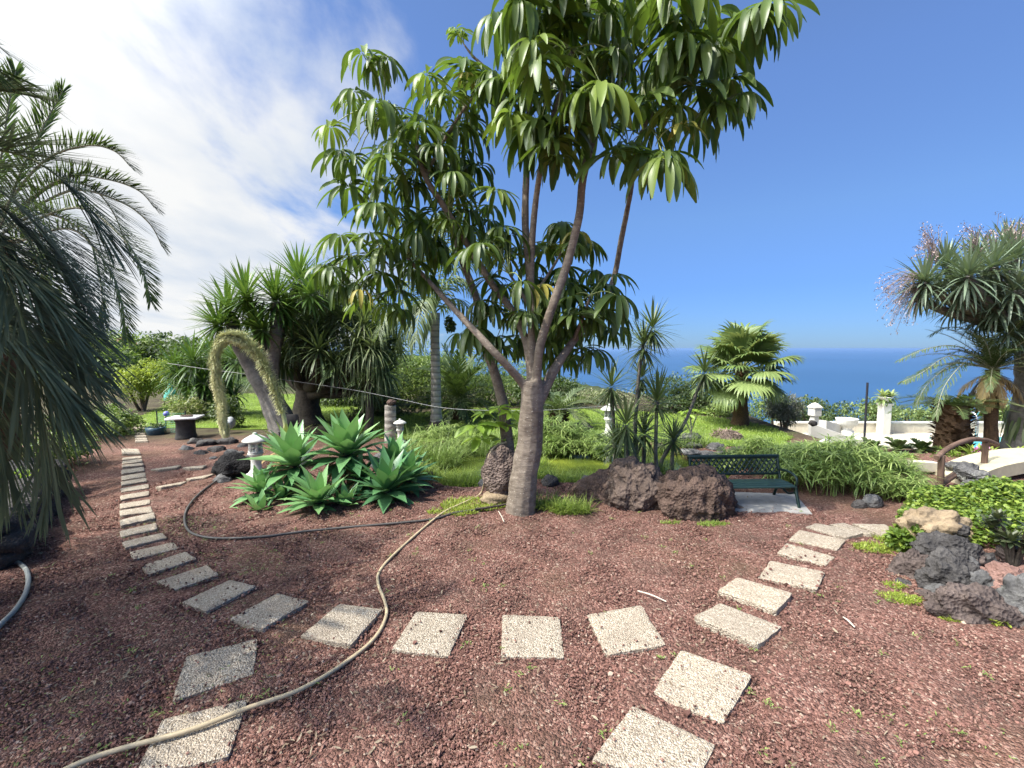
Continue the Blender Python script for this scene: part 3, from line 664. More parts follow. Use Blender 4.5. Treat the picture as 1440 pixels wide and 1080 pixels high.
o = mb.build('trunk', SCHBARK, T); remesh(o, .012, 3)
hub_px = [(523, 86), (545, 84), (498, 142), (462, 178), (613, 138), (646, 92), (631, 135), (658, 98), (578, 184), (693, 127), (658, 181), (673, 234), (637, 273), (696, 270), (542, 216), (489, 267), (530, 287), (560, 296), (604, 216), (520, 150), (555, 150), (600, 165), (620, 235), (575, 255), (480, 215), (650, 215), (660, 300), (610, 300), (590, 310)]
hub_up = [(699, 19), (728, 3), (753, 0), (808, 35), (798, 48), (757, 86), (699, 128), (846, 121), (824, 134), (760, 176), (961, 51), (952, 64), (1000, 58), (1057, 16), (1041, 29), (1028, 109), (987, 67), (910, 140), (955, 153), (859, 220), (916, 214), (884, 204), (935, 224), (888, 6), (942, -6), (900, -40), (852, 0), (1012, 153), (720, 60), (770, 40), (740, 140), (790, 130), (820, 80), (870, 60), (780, 200), (730, 100), (975, 120), (930, 100), (1000, 20), (860, -30), (800, -20), (960, -30), (760, -40), (716, 165), (800, 175), (840, 180), (975, 180)]
hub_l = [(479, 333), (519, 329), (562, 315), (465, 376), (505, 394), (537, 387), (562, 409), (490, 362), (540, 350), (590, 350), (600, 385), (520, 420), (475, 400), (585, 330), (548, 430), (610, 340)]
hub_c = [(700, 322), (718, 329), (783, 315), (800, 322), (826, 340), (707, 362), (710, 405), (674, 423), (808, 402), (840, 402), (862, 412), (833, 383), (783, 452), (826, 452), (844, 467), (667, 463), (725, 474), (797, 503), (690, 430), (740, 440), (760, 395), (770, 350), (815, 430), (850, 440), (790, 430), (720, 445), (770, 480), (815, 490), (700, 470), (730, 350), (780, 470), (835, 490), (805, 470), (760, 430), (690, 390), (795, 380), (745, 470)]
def hubs_of(lst, y0, jit): return [W(x + rng.normal(0, 2), y + rng.normal(0, 2), y0 + rng.normal(0, jit)) for x, y in lst]
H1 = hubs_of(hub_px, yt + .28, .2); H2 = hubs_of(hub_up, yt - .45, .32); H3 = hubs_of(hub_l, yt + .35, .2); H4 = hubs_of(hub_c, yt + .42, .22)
for (x, y), k in (((846, 121), 0), ((824, 134), 0), ((961, 51), 0), ((1057, 16), 0), ((757, 86), 0)): H2[hub_up.index((x, y))] = W(x, y, yt - .85)
tips = [limbs[k][0][-1] for k in (1, 2, 4, 5, 6, 7, 8, 9, 10)] + px((590, 215, yt), (655, 150, yt + .1), (540, 160, yt), (900, 190, yt), (630, 290, yt + .1), (770, 410, yt + .1), (800, 20, yt - .6), (1010, 70, yt - .3), (540, 365, yt + .3), (840, 440, yt + .3), (720, 440, yt + .2))
# leaves deeper in the crown, round every tip
fill = []
for tpn in tips[:9] + tips[9:14]:
    for _ in range(3):
        d = rng.normal(size=3).clip(-1.4, 1.4) * [.24, .28, .15]; fill.append(tpn + d)
for hs in (H1, H2, H3, H4):
    for h in hs:
        if rng.random() < .40: fill.append(h + rng.normal(size=3).clip(-1.3, 1.3) * [.13, .22, .09])
mb = MB(); umbrella_leaves(mb, H1 + H3 + H4 + fill, tips, vm=.40); umbrella_leaves(mb, H2, tips, (.40, .55), .168, vm=.56)  # left and lower leaves coloured darker for shade, upper right lighter for sun
umbrella_leaves(mb, px((643, 48, yt + .1), (640, 42, yt + .15), (650, 44, yt + .05)), px((652, 62, yt + .1)), (.10, .14), .3, (8, 11), .95, (40, 80))
umbrella_leaves(mb, px((735, 30, yt - .5), (742, 55, yt - .6), (722, 78, yt - .5), (860, 8, yt - .5), (600, 105, yt)), tips, (.2, .28), .26, (9, 12), .98)
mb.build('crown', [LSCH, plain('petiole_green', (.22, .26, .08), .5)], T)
# second umbrella tree: leaning stem behind, rooted on the lava stump, with a pale sprout
mb = MB(); umbrella_leaves(mb, [H4[3] + [.05, -.3, -.1], H1[7] + [0, -.2, -.15], H3[4] + [.1, -.2, -.1], H4[20] + [0, -.4, -.1], H2[18] + [0, -.1, -.2]], tips, (.22, .3), .2, (5, 8)); mb.build('yellowed_leaves', [leafmat('leaf_yellowed', [(0, (.25, .24, .04)), (1, (.42, .36, .08))], .5, .3), bpy.data.materials['petiole_green']], T)
T2 = thing('umbrella_tree', 'thin leaning umbrella tree with a pale sprout on the lava stump behind the trunk', 'tree', W(712, 640, 5.25))
mb = MB(); tube(mb, px((716, 650, 5.22), (712, 610, 5.22), (707, 568, 5.22), (694, 520, 5.25), (682, 485, 5.3), (670, 420, 5.35), (650, 368, 5.4), (636, 325, 5.4)), (.085, .07, .062, .055, .05, .045, .035, .022), 12, 50, lump=.08); mb.build('trunk', SCHBARK, T2)
mb = MB(); umbrella_leaves(mb, [W(x, y, 5.4 + rng.normal(0, .2)) for x, y in ((640, 320), (670, 330), (610, 335), (655, 290), (625, 300), (690, 310), (600, 310), (650, 350), (620, 360), (680, 350), (690, 290), (640, 270))], px((640, 330, 5.4), (655, 300, 5.4)), (.28, .36)); 
mb.build('crown', [LSCH, bpy.data.materials['petiole_green']], T2)
mb = MB(); umbrella_leaves(mb, [W(x, y, 5.1 + rng.normal(0, .08)) for x, y in ((680, 582), (700, 575), (720, 580), (668, 600), (690, 598), (712, 600), (705, 618), (728, 592), (676, 615))], px((708, 600, 5.15)), (.17, .23), .42, (6, 9), .5, (30, 70))
mb.build('sprout', [LPALE, bpy.data.materials['petiole_green']], T2)
# ------------------------------------------------------------------ palms on the left
def palm(name, label, base, crown, r, fronds, mats, bark, lump=.12, cat='palm tree', group=None, mid=None, trunk=True):
    o = thing(name, label, cat, base, group)
    if trunk:
        mb = MB(); tube(mb, [base - [0, 0, .1]] + ([mid] if mid is not None else []) + [crown], r, 14, 40, lump=lump); mb.build('trunk', bark, o)
    for kw in fronds:
        mb = MB(); frond(mb, **kw); mb.build('frond', mats, o)
    return o
RACHIS = plain('rachis_pale', (.28, .27, .17), .5); RACHISG = plain('rachis_green', (.17, .20, .07), .5)
def rnd_fronds(c, n, L, el=(-20, 85), arc=(60, 110), azr=(0, 6.283), **kw):
    out = []
    for i in range(n):
        az = azr[0] + (azr[1] - azr[0]) * ((i * .61803) % 1); e = R(el[0] + (el[1] - el[0]) * ((i + .5) / n))
        out.append(dict(P=frondpath(c, az + rng.normal(0, .1), e, L * rng.uniform(.85, 1.1), R(rng.uniform(*arc)) * (.5 + .5 * math.cos(e) ** .5)), **kw))
    return out
yb = 5.6; cb = W(-12, 330, yb)
bp = [((-20, 330), (0, 230), (12, 150), (22, 100)), ((0, 320), (30, 240), (60, 180), (88, 128)), ((0, 300), (60, 228), (120, 205), (160, 212), (183, 234)),
      ((15, 300), (90, 250), (150, 252), (195, 268), (217, 292)), ((20, 310), (100, 268), (170, 284), (210, 314), (228, 347)), ((25, 320), (110, 292), (170, 332), (200, 378), (212, 424)),
      ((25, 340), (100, 322), (150, 372), (170, 420), (178, 474)), ((0, 330), (60, 300), (120, 330), (140, 390), (146, 450)), ((0, 340), (50, 340), (95, 390), (110, 450), (112, 500)), ((10, 320), (70, 262), (125, 262), (160, 300), (178, 350))]
fr = [dict(P=[W(x, y, yb + (-.15 + .1 * i % .5) * k / 4) for k, (x, y) in enumerate(q)], ll=.30, pairs=105, lw=.0125, a0=58, a1=26, lift=32, droop=6, rr=.017, vv=.25 + .3 * rng.random(), endf=.35) for i, q in enumerate(bp)]
fr += rnd_fronds(cb, 18, 1.7, (-25, 80), (70, 120), (1.6, 4.9), ll=.28, pairs=80, lw=.012, lift=30, droop=8, rr=.015)
gb = G(-8, 726); palm('date_palm', 'dark feathery palm with arching pale ribbed fronds behind the blue green palm', 'x' and np.array([W(-10, 600, yb)[0], yb, 0.0]), cb, (.22, .19, .2), fr, [LPALM, RACHIS], FIBRE)
yf = 2.75; cf = W(-190, 300, yf)
fp = [((-150, 300, 2.75), (-60, 300, 2.6), (0, 370, 2.5), (36, 470, 2.45), (58, 580, 2.45), (72, 680, 2.5)),
      ((-160, 290, 2.75), (-80, 270, 2.8), (0, 330, 2.8), (60, 420, 2.8), (100, 500, 2.8)),
      ((-160, 290, 2.9), (-70, 215, 3.0), (20, 215, 3.0), (90, 255, 3.0), (140, 320, 3.0)),
      ((-170, 330, 2.7), (-110, 370, 2.6), (-50, 450, 2.5), (-10, 560, 2.5), (6, 660, 2.5)),
      ((-150, 280, 2.8), (-70, 240, 2.7), (10, 275, 2.7), (70, 345, 2.75), (110, 430, 2.8)),
      ((-160, 320, 3.0), (-80, 330, 3.1), (-10, 390, 3.1), (40, 470, 3.1), (75, 560, 3.1)),
      ((-170, 360, 2.6), (-90, 400, 2.55), (-10, 448, 2.5), (50, 500, 2.5), (92, 560, 2.5)),
      ((-160, 280, 2.8), (-70, 315, 2.7), (10, 365, 2.65), (70, 425, 2.65), (112, 490, 2.65)),
      ((-170, 240, 2.8), (-80, 250, 2.8), (0, 290, 2.8), (60, 345, 2.8), (105, 405, 2.85)),
      ((-160, 270, 2.9), (-100, 180, 3.0), (-40, 130, 3.0), (20, 130, 3.0))]
fr = [dict(P=[W(*p) for p in q], ll=(.66 if i != 9 else .4), pairs=92, lw=.0105, a0=36, a1=13, lift=20, droop=9, rr=.014, vv=.3 + .35 * rng.random(), endf=.5) for i, q in enumerate(fp)]
fr += rnd_fronds(cf, 20, 1.6, (-30, 75), (80, 130), (1.9, 5.0), ll=.5, pairs=40, lw=.016, lift=25, droop=25, rr=.014)
palm('jelly_palm', 'blue green palm with long drooping fronds hanging into the left side of the picture', np.array([cf[0], cf[1], 0]), cf, (.24, .2, .2), fr, [LBLUE, RACHISG], FIBRE)
# palm beside the viewer: only its frond tips reach the frame, but its shade falls on the gravel
cz = np.array([-4.45, 1.05, 4.3])
fr = [dict(P=[cz, W(-200, -60, 2.0), W(-60, 60, 2.1), W(-10, 95, 2.15)], ll=.34, pairs=36, lw=.010, a0=45, a1=18, lift=15, droop=10, rr=.01, endf=.8),
      dict(P=[cz, W(-220, -80, 2.2), W(-70, 20, 2.3), W(-8, 62, 2.3)], ll=.30, pairs=36, lw=.010, a0=40, a1=18, lift=15, droop=8, rr=.01, endf=.8)]
fr += rnd_fronds(cz, 34, 2.2, (-45, 80), (70, 120), ll=.45, pairs=40, lw=.024, lift=20, droop=25, rr=.015)
palm('palm_tree', 'tall palm of which only thin frond tips show in the top left corner', np.array([-4.5, 1.0, 0]), cz, (.2, .15, .15), fr, [LPALM, RACHIS], FIBRE)
# ------------------------------------------------------------------ queen palm with a straight ringed trunk
yq = 9.3; bq = W(614, 606, yq); bq[2] = 0; cq = W(611, 440, yq)
fr = [dict(P=[W(x, y, yq + dy * k / 3) for k, (x, y) in enumerate(q)], ll=.62, pairs=48, lw=.022, a0=70, a1=35, lift=-5, droop=70, rr=.018, vv=.5, endf=.4) for q, dy in
      ((((611, 440), (592, 425), (572, 440), (560, 480)), -.4), (((611, 435), (585, 400), (555, 400), (530, 430)), .3), (((611, 440), (625, 400), (650, 392), (676, 415)), -.3), (((611, 440), (640, 420), (662, 440), (670, 470)), .6), (((611, 435), (600, 380), (590, 345), (570, 330)), -.3), (((611, 435), (622, 370), (640, 340), (668, 335)), 0), (((611, 435), (610, 370), (612, 330), (620, 300)), .5), (((611, 440), (575, 420), (545, 440), (532, 470)), -.8), (((611, 436), (640, 380), (675, 370), (700, 395)), .4), (((611, 440), (600, 418), (590, 440), (585, 478)), -.9))]
o = palm('queen_palm', 'palm with straight grey ringed trunk and drooping fronds, behind the umbrella tree on the left', bq, cq, (.17, .105, .10, .095, .09, .11), fr, [LQUEEN, RACHISG], RINGBARK, .03)
mb = MB(); tube(mb, [bq + [0, 0, .22], bq - [0, 0, .03]], (.13, .24), 16, 10, lump=.3); mb.build('root_flare', DARKBARK, o)
mb = MB(); leafblob(mb, W(632, 458, yq - .1), (.12, .12, .22), 700, .05, .8, 3, seed=4); mb.build('fruit_cluster', LDHEDGE, o)
# ------------------------------------------------------------------ rosette trees
def rosette_tree(name, label, cat, base, stems, heads, leafm, bark, group=None, parts='rosette', sides=10):
    o = thing(name, label, cat, base, group)
    mb = MB()
    for P, r in stems: tube(mb, P, r, sides, 8 * len(P), lump=.10)
    mb.build('trunk', bark, o)
    for h in heads:
        mb = MB(); rosette(mb, **h); mb.build('rosette', leafm, o)
    return o
# yucca with thick leaning grey trunk
yy = 8.7
stems = [(px((402, 622, yy), (398, 600, yy), (378, 555, yy), (352, 510, yy), (335, 478, yy), (325, 455, yy)), (.36, .27, .20, .17, .14, .10)),
         (px((384, 570, yy), (374, 520, yy), (368, 480, yy), (366, 462, yy)), (.15, .13, .12, .09)), (px((380, 545, yy - .05), (384, 500, yy - .1), (389, 462, yy - .15), (387, 425, yy - .2)), (.14, .12, .11, .08)),
         (px((384, 500, yy), (400, 450, yy + .2), (420, 400, yy + .3)), (.11, .09, .07)), (px((340, 480, yy), (320, 440, yy + .3), (315, 420, yy + .4)), (.1, .08, .06)), (px((368, 480, yy), (350, 430, yy + .5), (345, 400, yy + .6)), (.1, .08, .06))]
hd = []
for x, y, r, ax in ((387, 418, .68, (.05, -.35, 1)), (366, 460, .55, (-.3, -.5, .8)), (420, 388, .72, (.2, 0, 1)), (345, 412, .65, (-.3, .2, 1)), (318, 430, .62, (-.7, 0, .8)), (303, 455, .55, (-1, -.2, .5)), (350, 440, .5, (-.2, -.5, .8)), (405, 440, .5, (.4, -.4, .7)), (440, 410, .6, (.6, 0, .9))):
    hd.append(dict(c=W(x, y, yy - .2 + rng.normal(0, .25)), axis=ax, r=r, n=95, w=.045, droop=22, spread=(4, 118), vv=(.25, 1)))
rosette_tree('yucca_tree', 'big yucca with thick leaning grey trunk and bright spiky heads behind the arching flower spike', 'tree', np.append(W(400, 615, yy)[:2], 0), stems, hd, LYUC, GREYBARK)
# spreading dark dragon tree
yd = 10.2
stems = [(px((432, 612, yd), (432, 585, yd), (432, 560, yd), (434, 530, yd)), (.62, .32, .25, .22))]
heads = []
for i in range(72):
    a = i * 2.39996; rr = math.sqrt((i + .5) / 72); x = 455 + 108 * rr * math.cos(a); dy = 1.7 * rr * math.sin(a)
    y = 402 + 92 * rr ** 1.6 + rng.normal(0, 9); Yh = yd + dy
    if i % 3 == 0: y += 40
    heads.append((x, y, Yh))
    if i % 5 == 0: stems.append((px((433, 548 + rng.normal(0, 6), yd), ((433 + x) / 2 + rng.normal(0, 8), (548 + y) / 2 + 18, (yd + Yh) / 2), (x, y + 10, Yh)), (.16, .11, .06)))
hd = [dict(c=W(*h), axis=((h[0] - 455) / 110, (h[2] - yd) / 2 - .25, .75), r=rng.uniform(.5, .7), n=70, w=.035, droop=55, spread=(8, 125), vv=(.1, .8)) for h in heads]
rosette_tree('dragon_tree', 'broad dark dragon tree with a short fan of black branches on the left lawn edge', 'tree', np.append(W(432, 606, yd)[:2], 0), stems, hd, LDRAG, DARKBARK)
# weeping screw palm in front of it
yw = 8.8
hd = [dict(c=W(x, y, yw + rng.normal(0, .2)), axis=(.1, -.4, .6), r=r, n=85, w=.024, droop=130, spread=(10, 100), vv=(.3, 1), stiff=.8, seg=6) for x, y, r in ((512, 455, .75), (503, 480, .8), (525, 490, .7), (500, 520, .7), (535, 520, .7), (515, 540, .6))]
rosette_tree('weeping_dracaena', 'pale green weeping dracaena with hanging narrow leaves beside the dark dragon tree', 'tree', np.append(W(518, 610, yw)[:2], 0), [(px((518, 612, yw), (520, 560, yw), (512, 460, yw)), (.09, .07, .04))], hd, LQUEEN, DARKBARK)
# dark yucca group on the far left
yl = 11.5
hd = [dict(c=W(x, y, yl + rng.normal(0, .3)), axis=(rng.normal(0, .5), -.4, .8), r=r, n=80, w=.045, droop=40, spread=(5, 125), vv=(0, .5)) for x, y, r in ((270, 505, .75), (300, 500, .75), (255, 530, .7), (285, 535, .8), (315, 530, .75), (330, 505, .7), (245, 515, .6), (300, 555, .7), (265, 560, .6), (325, 555, .6))]
rosette_tree('yucca_tree', 'low dark yucca thicket with several heads at the far left, above the black pedestal', 'tree', np.append(W(290, 585, yl)[:2], 0), [(px((290, 590, yl), (285, 560, yl), (270, 510, yl)), (.14, .1, .07)), (px((296, 590, yl), (305, 550, yl), (318, 510, yl)), (.14, .1, .07)), (px((290, 590, yl), (295, 560, yl), (300, 510, yl + .2)), (.12, .1, .07))], hd, LYUC, DARKBARK)
# slender cabbage trees behind the lava boulders
yc = 6.3
def cab(label, stem, head, r=.36, n=75, ax=(0, -.15, 1), m=LDRAG, w=.026, spread=(5, 150)):
    hs = head if isinstance(head, list) else [head]
    rosette_tree('cabbage_tree', label, 'tree', np.append(W(*stem[0])[:2], H(*W(*stem[0])[:2]) ), [([np.append(W(*stem[0])[:2], -.12)] + px(*stem[1:]), (.034, .027, .023, .02))],
                 [dict(c=W(*h[:3]), axis=ax, r=(h[3] if len(h) > 3 else r) * 1.22, n=n, w=w, droop=18, spread=spread, vv=(.1, .9)) for h in hs], m, GREYBARK, 'slender cabbage trees behind the boulders')
cab('tallest slender cabbage tree with a double spiky head against the sky', [(893, 680, yc), (893, 620, yc), (897, 540, yc), (907, 470, yc)], [(918, 458, yc, .36), (905, 482, yc, .36)])
cab('dark spiky cabbage tree head left of the tallest one, on a thin stem', [(866, 680, yc + .1), (864, 620, yc + .1), (861, 560, yc), (860, 545, yc)], (860, 540, yc, .34), m=LDRAG)
cab('small spiky cabbage tree head below the tallest double head', [(897, 690, yc + .4), (893, 600, yc + .4), (899, 550, yc + .4), (902, 535, yc + .4)], (903, 528, yc + .4, .28))
cab('wide fountain like cabbage tree just left of the fan palm', [(925, 690, yc - .1), (922, 640, yc - .1), (923, 590, yc - .1), (924, 565, yc - .1)], (924, 560, yc - .1, .42), spread=(5, 120), m=LDRAG)
cab('low cabbage tree in front with its head beside the white lantern', [(884, 690, yc - .4), (882, 650, yc - .4), (881, 615, yc - .4), (881, 598, yc - .4)], (881, 592, yc - .4, .42), m=LQUEEN)
cab('cabbage tree on a slanting stem whose dark head stands before the fan palm', [(928, 690, yc + .2), (932, 645, yc + .2), (965, 590, yc + .2), (988, 528, yc + .2)], (991, 520, yc + .2, .32))
cab('low leafy cabbage tree shoot close behind the sloping boulder', [(866, 690, yc - .2), (866, 660, yc - .2), (867, 640, yc - .2), (868, 628, yc - .2)], (868, 622, yc - .2, .30), spread=(5, 125), m=LQUEEN)
cab('bushy low cabbage tree shoot between the fountain like one and the tall stem', [(905, 690, yc), (905, 650, yc), (906, 625, yc), (906, 612, yc)], (906, 606, yc, .34), spread=(5, 130), m=LDRAG)
cab('low cabbage tree shoot right of the slanting stem foot', [(944, 690, yc + .1), (945, 650, yc + .1), (946, 630, yc + .1), (946, 622, yc + .1)], (947, 615, yc + .1, .28), spread=(5, 120), m=LQUEEN)
# ------------------------------------------------------------------ fan palm
def fan(mb, c, axis, r, n=34, spread=150, vv=.5, droop=70):
    """palmate leaf: joined blades that split and hang at the tips"""
    axis = np.asarray(axis, float); axis /= np.linalg.norm(axis); s = np.cross(axis, [0, 0, 1.]); s /= np.linalg.norm(s) + 1e-9
    a = R(spread) * np.linspace(-1, 1, n); d = axis * np.cos(a)[:, None] + s * np.sin(a)[:, None] + np.array([0, 0, .12])
    az, el = dir2ae(d); side = np.cross(d, np.cross(s, axis))
    blades(mb, np.repeat([c], n, 0), az, el, r * (.78 + .22 * np.cos(a * .8)) * rng.uniform(.93, 1.05, n), r * .125, R(droop) * rng.uniform(.7, 1.3, n), 7, lambda t: np.clip(t * 2.3, .12, 1) * np.clip((1 - t) * 2.0, 0, 1) ** .9 + .01, .35, 0, np.clip(vv + rng.normal(0, .08, n), 0, 1), 2.2, side=side)
def fan_palm(name, label, base, c, r, n, trunk_r, azr=(0, 6.283), fr=(.45, .6), pet=.75, mats=None, el=(-50, 75)):
    o = thing(name, label, 'palm tree', base); mb = MB(); tube(mb, [base - [0, 0, .1], (base + c) / 2, c], trunk_r, 14, 30, lump=.18); mb.build('trunk', FIBRE, o)
    for i in range(n):
        az = azr[0] + (azr[1] - azr[0]) * ((i * .61803) % 1); e = R(el[0] + (el[1] - el[0]) * (i + .5) / n); d = np.array([math.cos(az) * math.cos(e), math.sin(az) * math.cos(e), math.sin(e)])
        p = c + d * pet * rng.uniform(.8, 1.1) - [0, 0, .08 * math.cos(e)]
        mb = MB(); tube(mb, [c, (c + p) / 2 + [0, 0, .05], p], (.018, .011), 5, 8, mi=1); fan(mb, p, d - [0, 0, .15], rng.uniform(*fr), 32, rng.uniform(105, 130), .35 + .3 * rng.random() + (.25 if d[1] < -.2 and e < .3 else 0), rng.uniform(55, 95)); mb.build('frond', mats or [LFAN, RACHISG], o)
    return o
yp = 10.0;  bf = W(1040, 600, yp); bf[2] = float(H(bf[0], bf[1])); fan_palm('fan_palm', 'stocky fan palm with pleated drooping leaves on the lawn against the sea', bf, W(1043, 522, yp), .55, 32, (.21, .135, .125), fr=(.56, .74), pet=.62, el=(-32, 82))
# ------------------------------------------------------------------ agaves
AG = 'soft leaved agaves of the clump'
def agave(label, x, y, Y, r, n=26, ax=(0, -.25, 1), w=.5, vv=(.2, 1), spread=(8, 92), stem=True):
    c = W(x, y, Y); o = thing('agave', label, 'agave', (c[0], c[1], 0), AG)
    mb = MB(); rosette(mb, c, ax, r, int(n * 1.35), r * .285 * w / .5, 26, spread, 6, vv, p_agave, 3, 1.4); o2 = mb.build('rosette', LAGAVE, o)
    mb = MB(); rosette(mb, c - [0, 0, .03], (0, 0, 1), r * .8, 12, r * .14, 70, (105, 140), 5, (0, 1), p_agave, 3, 1.2); mb.build('dry_leaf_skirt', LDRY, o)
    if stem: mb = MB(); tube(mb, [np.array([c[0] + .03, c[1] + .1, -.05]), np.array([c[0] - .02, c[1] + .08, c[2] * .5]), c], .045, 8, 10, lump=.2); mb.build('stem', DARKBARK, o)
    return o
agave('largest topmost agave rosette at the back of the clump', 487, 634, 5.45, .58, 32)
agave('upper left agave rosette beside the white lantern', 412, 650, 5.3, .53, 30, (-.15, -.3, 1))
agave('small pale agave rosette at the far left of the clump', 366, 690, 5.05, .34, 22, (-.4, -.4, 1))
agave('lowest left agave rosette resting on the gravel', 365, 722, 4.75, .27, 18, (-.4, -.5, .8), stem=False)
agave('tiny agave rosette between the far left ones', 395, 700, 5.0, .26, 16, (-.1, -.5, .8))
agave('pale agave rosette at the front of the clump facing the viewer', 447, 706, 4.75, .43, 26, (-.05, -.6, .8))
agave('small agave rosette just right of the front one', 486, 712, 4.85, .31, 18, (.1, -.5, .8))
agave('shaded agave rosette at the right end of the clump', 545, 688, 5.0, .48, 28, (.25, -.35, .9), vv=(0, .5))  # leaf colours of this and the next three darkened to stand for shade
agave('agave rosette on the right behind the shaded one', 556, 650, 5.6, .42, 24, (.3, -.2, 1), vv=(.1, .7))
agave('outermost right agave rosette on the pond side', 576, 672, 5.35, .38, 22, (.5, -.2, .8), vv=(.1, .6))
agave('half hidden agave rosette in the dark middle of the clump', 505, 672, 5.3, .36, 20, (.1, -.5, .7), vv=(0, .5))
# arching flower spike with its own mother rosette
ys = 6.4
T = thing('flowering_agave', 'agave with a tall arching pale yellow flower spike bending back to the ground', 'agave', np.append(W(400, 640, ys)[:2], 0))
path = px((404, 622, ys), (400, 590, ys), (388, 550, ys - .05), (372, 515, ys - .1), (352, 487, ys - .15), (330, 474, ys - .2), (312, 478, ys - .25), (303, 500, ys - .28), (304, 530, ys - .3), (311, 570, ys - .3), (315, 600, ys - .3), (317, 613, ys - .3))
C = spline(path, 120); mb = MB(); tube(mb, C, np.interp(np.linspace(0, 1, 120), [0, .3, .6, .95, 1], [.03, .03, .04, .045, .02]), 8); mb.build('stalk', plain('spike_stalk', (.55, .56, .28), .6), T)
N = 13000; k = np.where(rng.random(N) < .30, rng.integers(14, 58, N), rng.integers(50, 119, N)); Tn, Nn, Bn = frames(C); a = rng.uniform(0, 6.283, N)
d = Nn[k] * np.cos(a)[:, None] + Bn[k] * np.sin(a)[:, None] + Tn[k] * rng.normal(.15, .35, (N, 1)); az, el = dir2ae(d)
rag = .8 + .45 * np.array([mnoise.noise(Vector((kk * .25, aa * 1.2, .5))) for kk, aa in zip(k, a)])
Lk = np.interp(k, [0, 20, 40, 60, 95, 112, 119], [.05, .10, .12, .10, .075, .06, .03]) * rng.uniform(.5, 1.2, N) * rag
mb = MB(); blades(mb, C[k] + d * .025, az, el, Lk, .011, .5, 3, p_oval, 0, 0, np.clip(np.interp(k, [0, 60, 119], [.3, .4, .8]) + rng.normal(0, .22, N), 0, 1), cols=2); mb.build('blossoms', FLOWER, T)
mb = MB(); rosette(mb, W(403, 625, ys), (0, -.2, 1), .40, 22, .075, 40, (8, 80), 6, (.5, 1), p_agave); mb.build('rosette', leafmat('leaf_agave_yellow', [(0, (.16, .22, .04)), (1, (.42, .46, .14))], .5, .2), T)
mb = MB(); rosette(mb, W(403, 630, ys), (0, -.1, 1), .55, 34, .045, 120, (50, 110), 7, (0, 1), p_agave, 3, 1.0); mb.build('dry_leaf_skirt', LDRY, T)
mb = MB(); tube(mb, [np.append(W(404, 640, ys)[:2], -.05), W(403, 628, ys)], .08, 10, 8, lump=.2); mb.build('stem', DARKBARK, T)
# ------------------------------------------------------------------ stone lanterns
def lantern(label, x, ytop, ybase, Y, group='white garden lanterns', hexa=6):
    b = W(x, ybase, Y); h = M(ybase - ytop, Y); b = np.array([b[0], b[1], b[2]]); o = thing('stone_lantern', label, 'garden lantern', b, group)
    s = h
    mb = MB(); lathe(mb, b, [(0, -.12 * s), (.24 * s, -.12 * s), (.24 * s, .05 * s), (.17 * s, .08 * s), (.115 * s, .16 * s), (.105 * s, .42 * s), (.15 * s, .50 * s), (.17 * s, .53 * s), (0, .53 * s)], 12, rot=.3); mb.build('pedestal', WHITE, o)
    mb = MB(); lathe(mb, b, [(0, .53 * s), (.15 * s, .535 * s), (.15 * s, .575 * s), (0, .575 * s)], 12); lathe(mb, b, [(.145 * s, .755 * s), (.16 * s, .76 * s), (.16 * s, .80 * s), (0, .80 * s)], 12)
    for k in range(6):
        a = k * math.pi / 3 + .2; c = b + [math.cos(a) * .128 * s, math.sin(a) * .128 * s, .665 * s]; box(mb, c, (.04 * s, .05 * s, .20 * s), a, bev=.006)
        a += math.pi / 6; c = b + [math.cos(a) * .118 * s, math.sin(a) * .118 * s, .67 * s]; box(mb, c, (.025 * s, .09 * s, .03 * s), a, bev=.004)
    lathe(mb, b, [(.085 * s, .57 * s), (.085 * s, .77 * s)], 12); mb.build('light_box', WHITE, o)
    mb = MB(); lathe(mb, b, [(0, .80 * s), (.20 * s, .79 * s), (.265 * s, .80 * s), (.27 * s, .825 * s), (.20 * s, .88 * s), (.10 * s, .935 * s), (.04 * s, .955 * s), (.05 * s, .975 * s), (.035 * s, .998 * s), (0, 1.0 * s)], 16); mb.build('roof', WHITE, o)
lantern('white stone lantern left of the agaves, largest of the lanterns', 361, 606, 669, 5.9)
lantern('small white stone lantern beside the grey palm stump', 563, 588, 622, 8.0)
lantern('tall white stone lantern half hidden by the cabbage trees', 856, 567, 612, 8.6)
# ------------------------------------------------------------------ grey palm stump post
yb2 = 8.15; b = W(549, 622, yb2); T = thing('palm_stump', 'cut off pale grey palm stump standing next to a small lantern', 'stump', b)
mb = MB(); tube(mb, [b - [0, 0, .15], W(549, 590, yb2), W(549, 570, yb2)], (.115, .10, .098), 16, 14, lump=.06); mb.build('stump_body', RINGBARK, T)
mb = MB(); rock(mb, W(550, 566, yb2), (.085, .085, .06), 3, 5); mb.build('dark_cap', LAVA, T)
# ------------------------------------------------------------------ rocks round the tree
def stone(label, x, y, Y, rx, ry, mat, sub=4, seed=0, name='rock', group=None, depth=None, cat='rock', **kw):
    c = W(x, y, Y); o_rx, o_rz = M(rx, Y), M(ry, Y); mb = MB(); rock(mb, c, (o_rx, depth or o_rx * .85, o_rz), sub, seed, **kw); o = mb.build(name, mat); return tag(o, label, cat, group)
stone('large rounded dark lava boulder right of the middle, in front of the bench', 974, 705, 4.68, 55, 51, LAVA, 5, 3, 'lava_boulder', amp=.20, freq=1.1, ridge=.40, fine=.08)
stone('blocky lava boulder between the tree and the largest boulder', 893, 694, 4.92, 43, 42, LAVABR, 5, 12, 'lava_boulder', amp=.25, ridge=.42, facet=.16, fine=.10)
stone('smooth sloping dark lava boulder left of the blocky one', 845, 693, 5.15, 42, 30, LAVA, 5, 21, 'lava_boulder', tilt=-.45, amp=.18, ridge=.12)
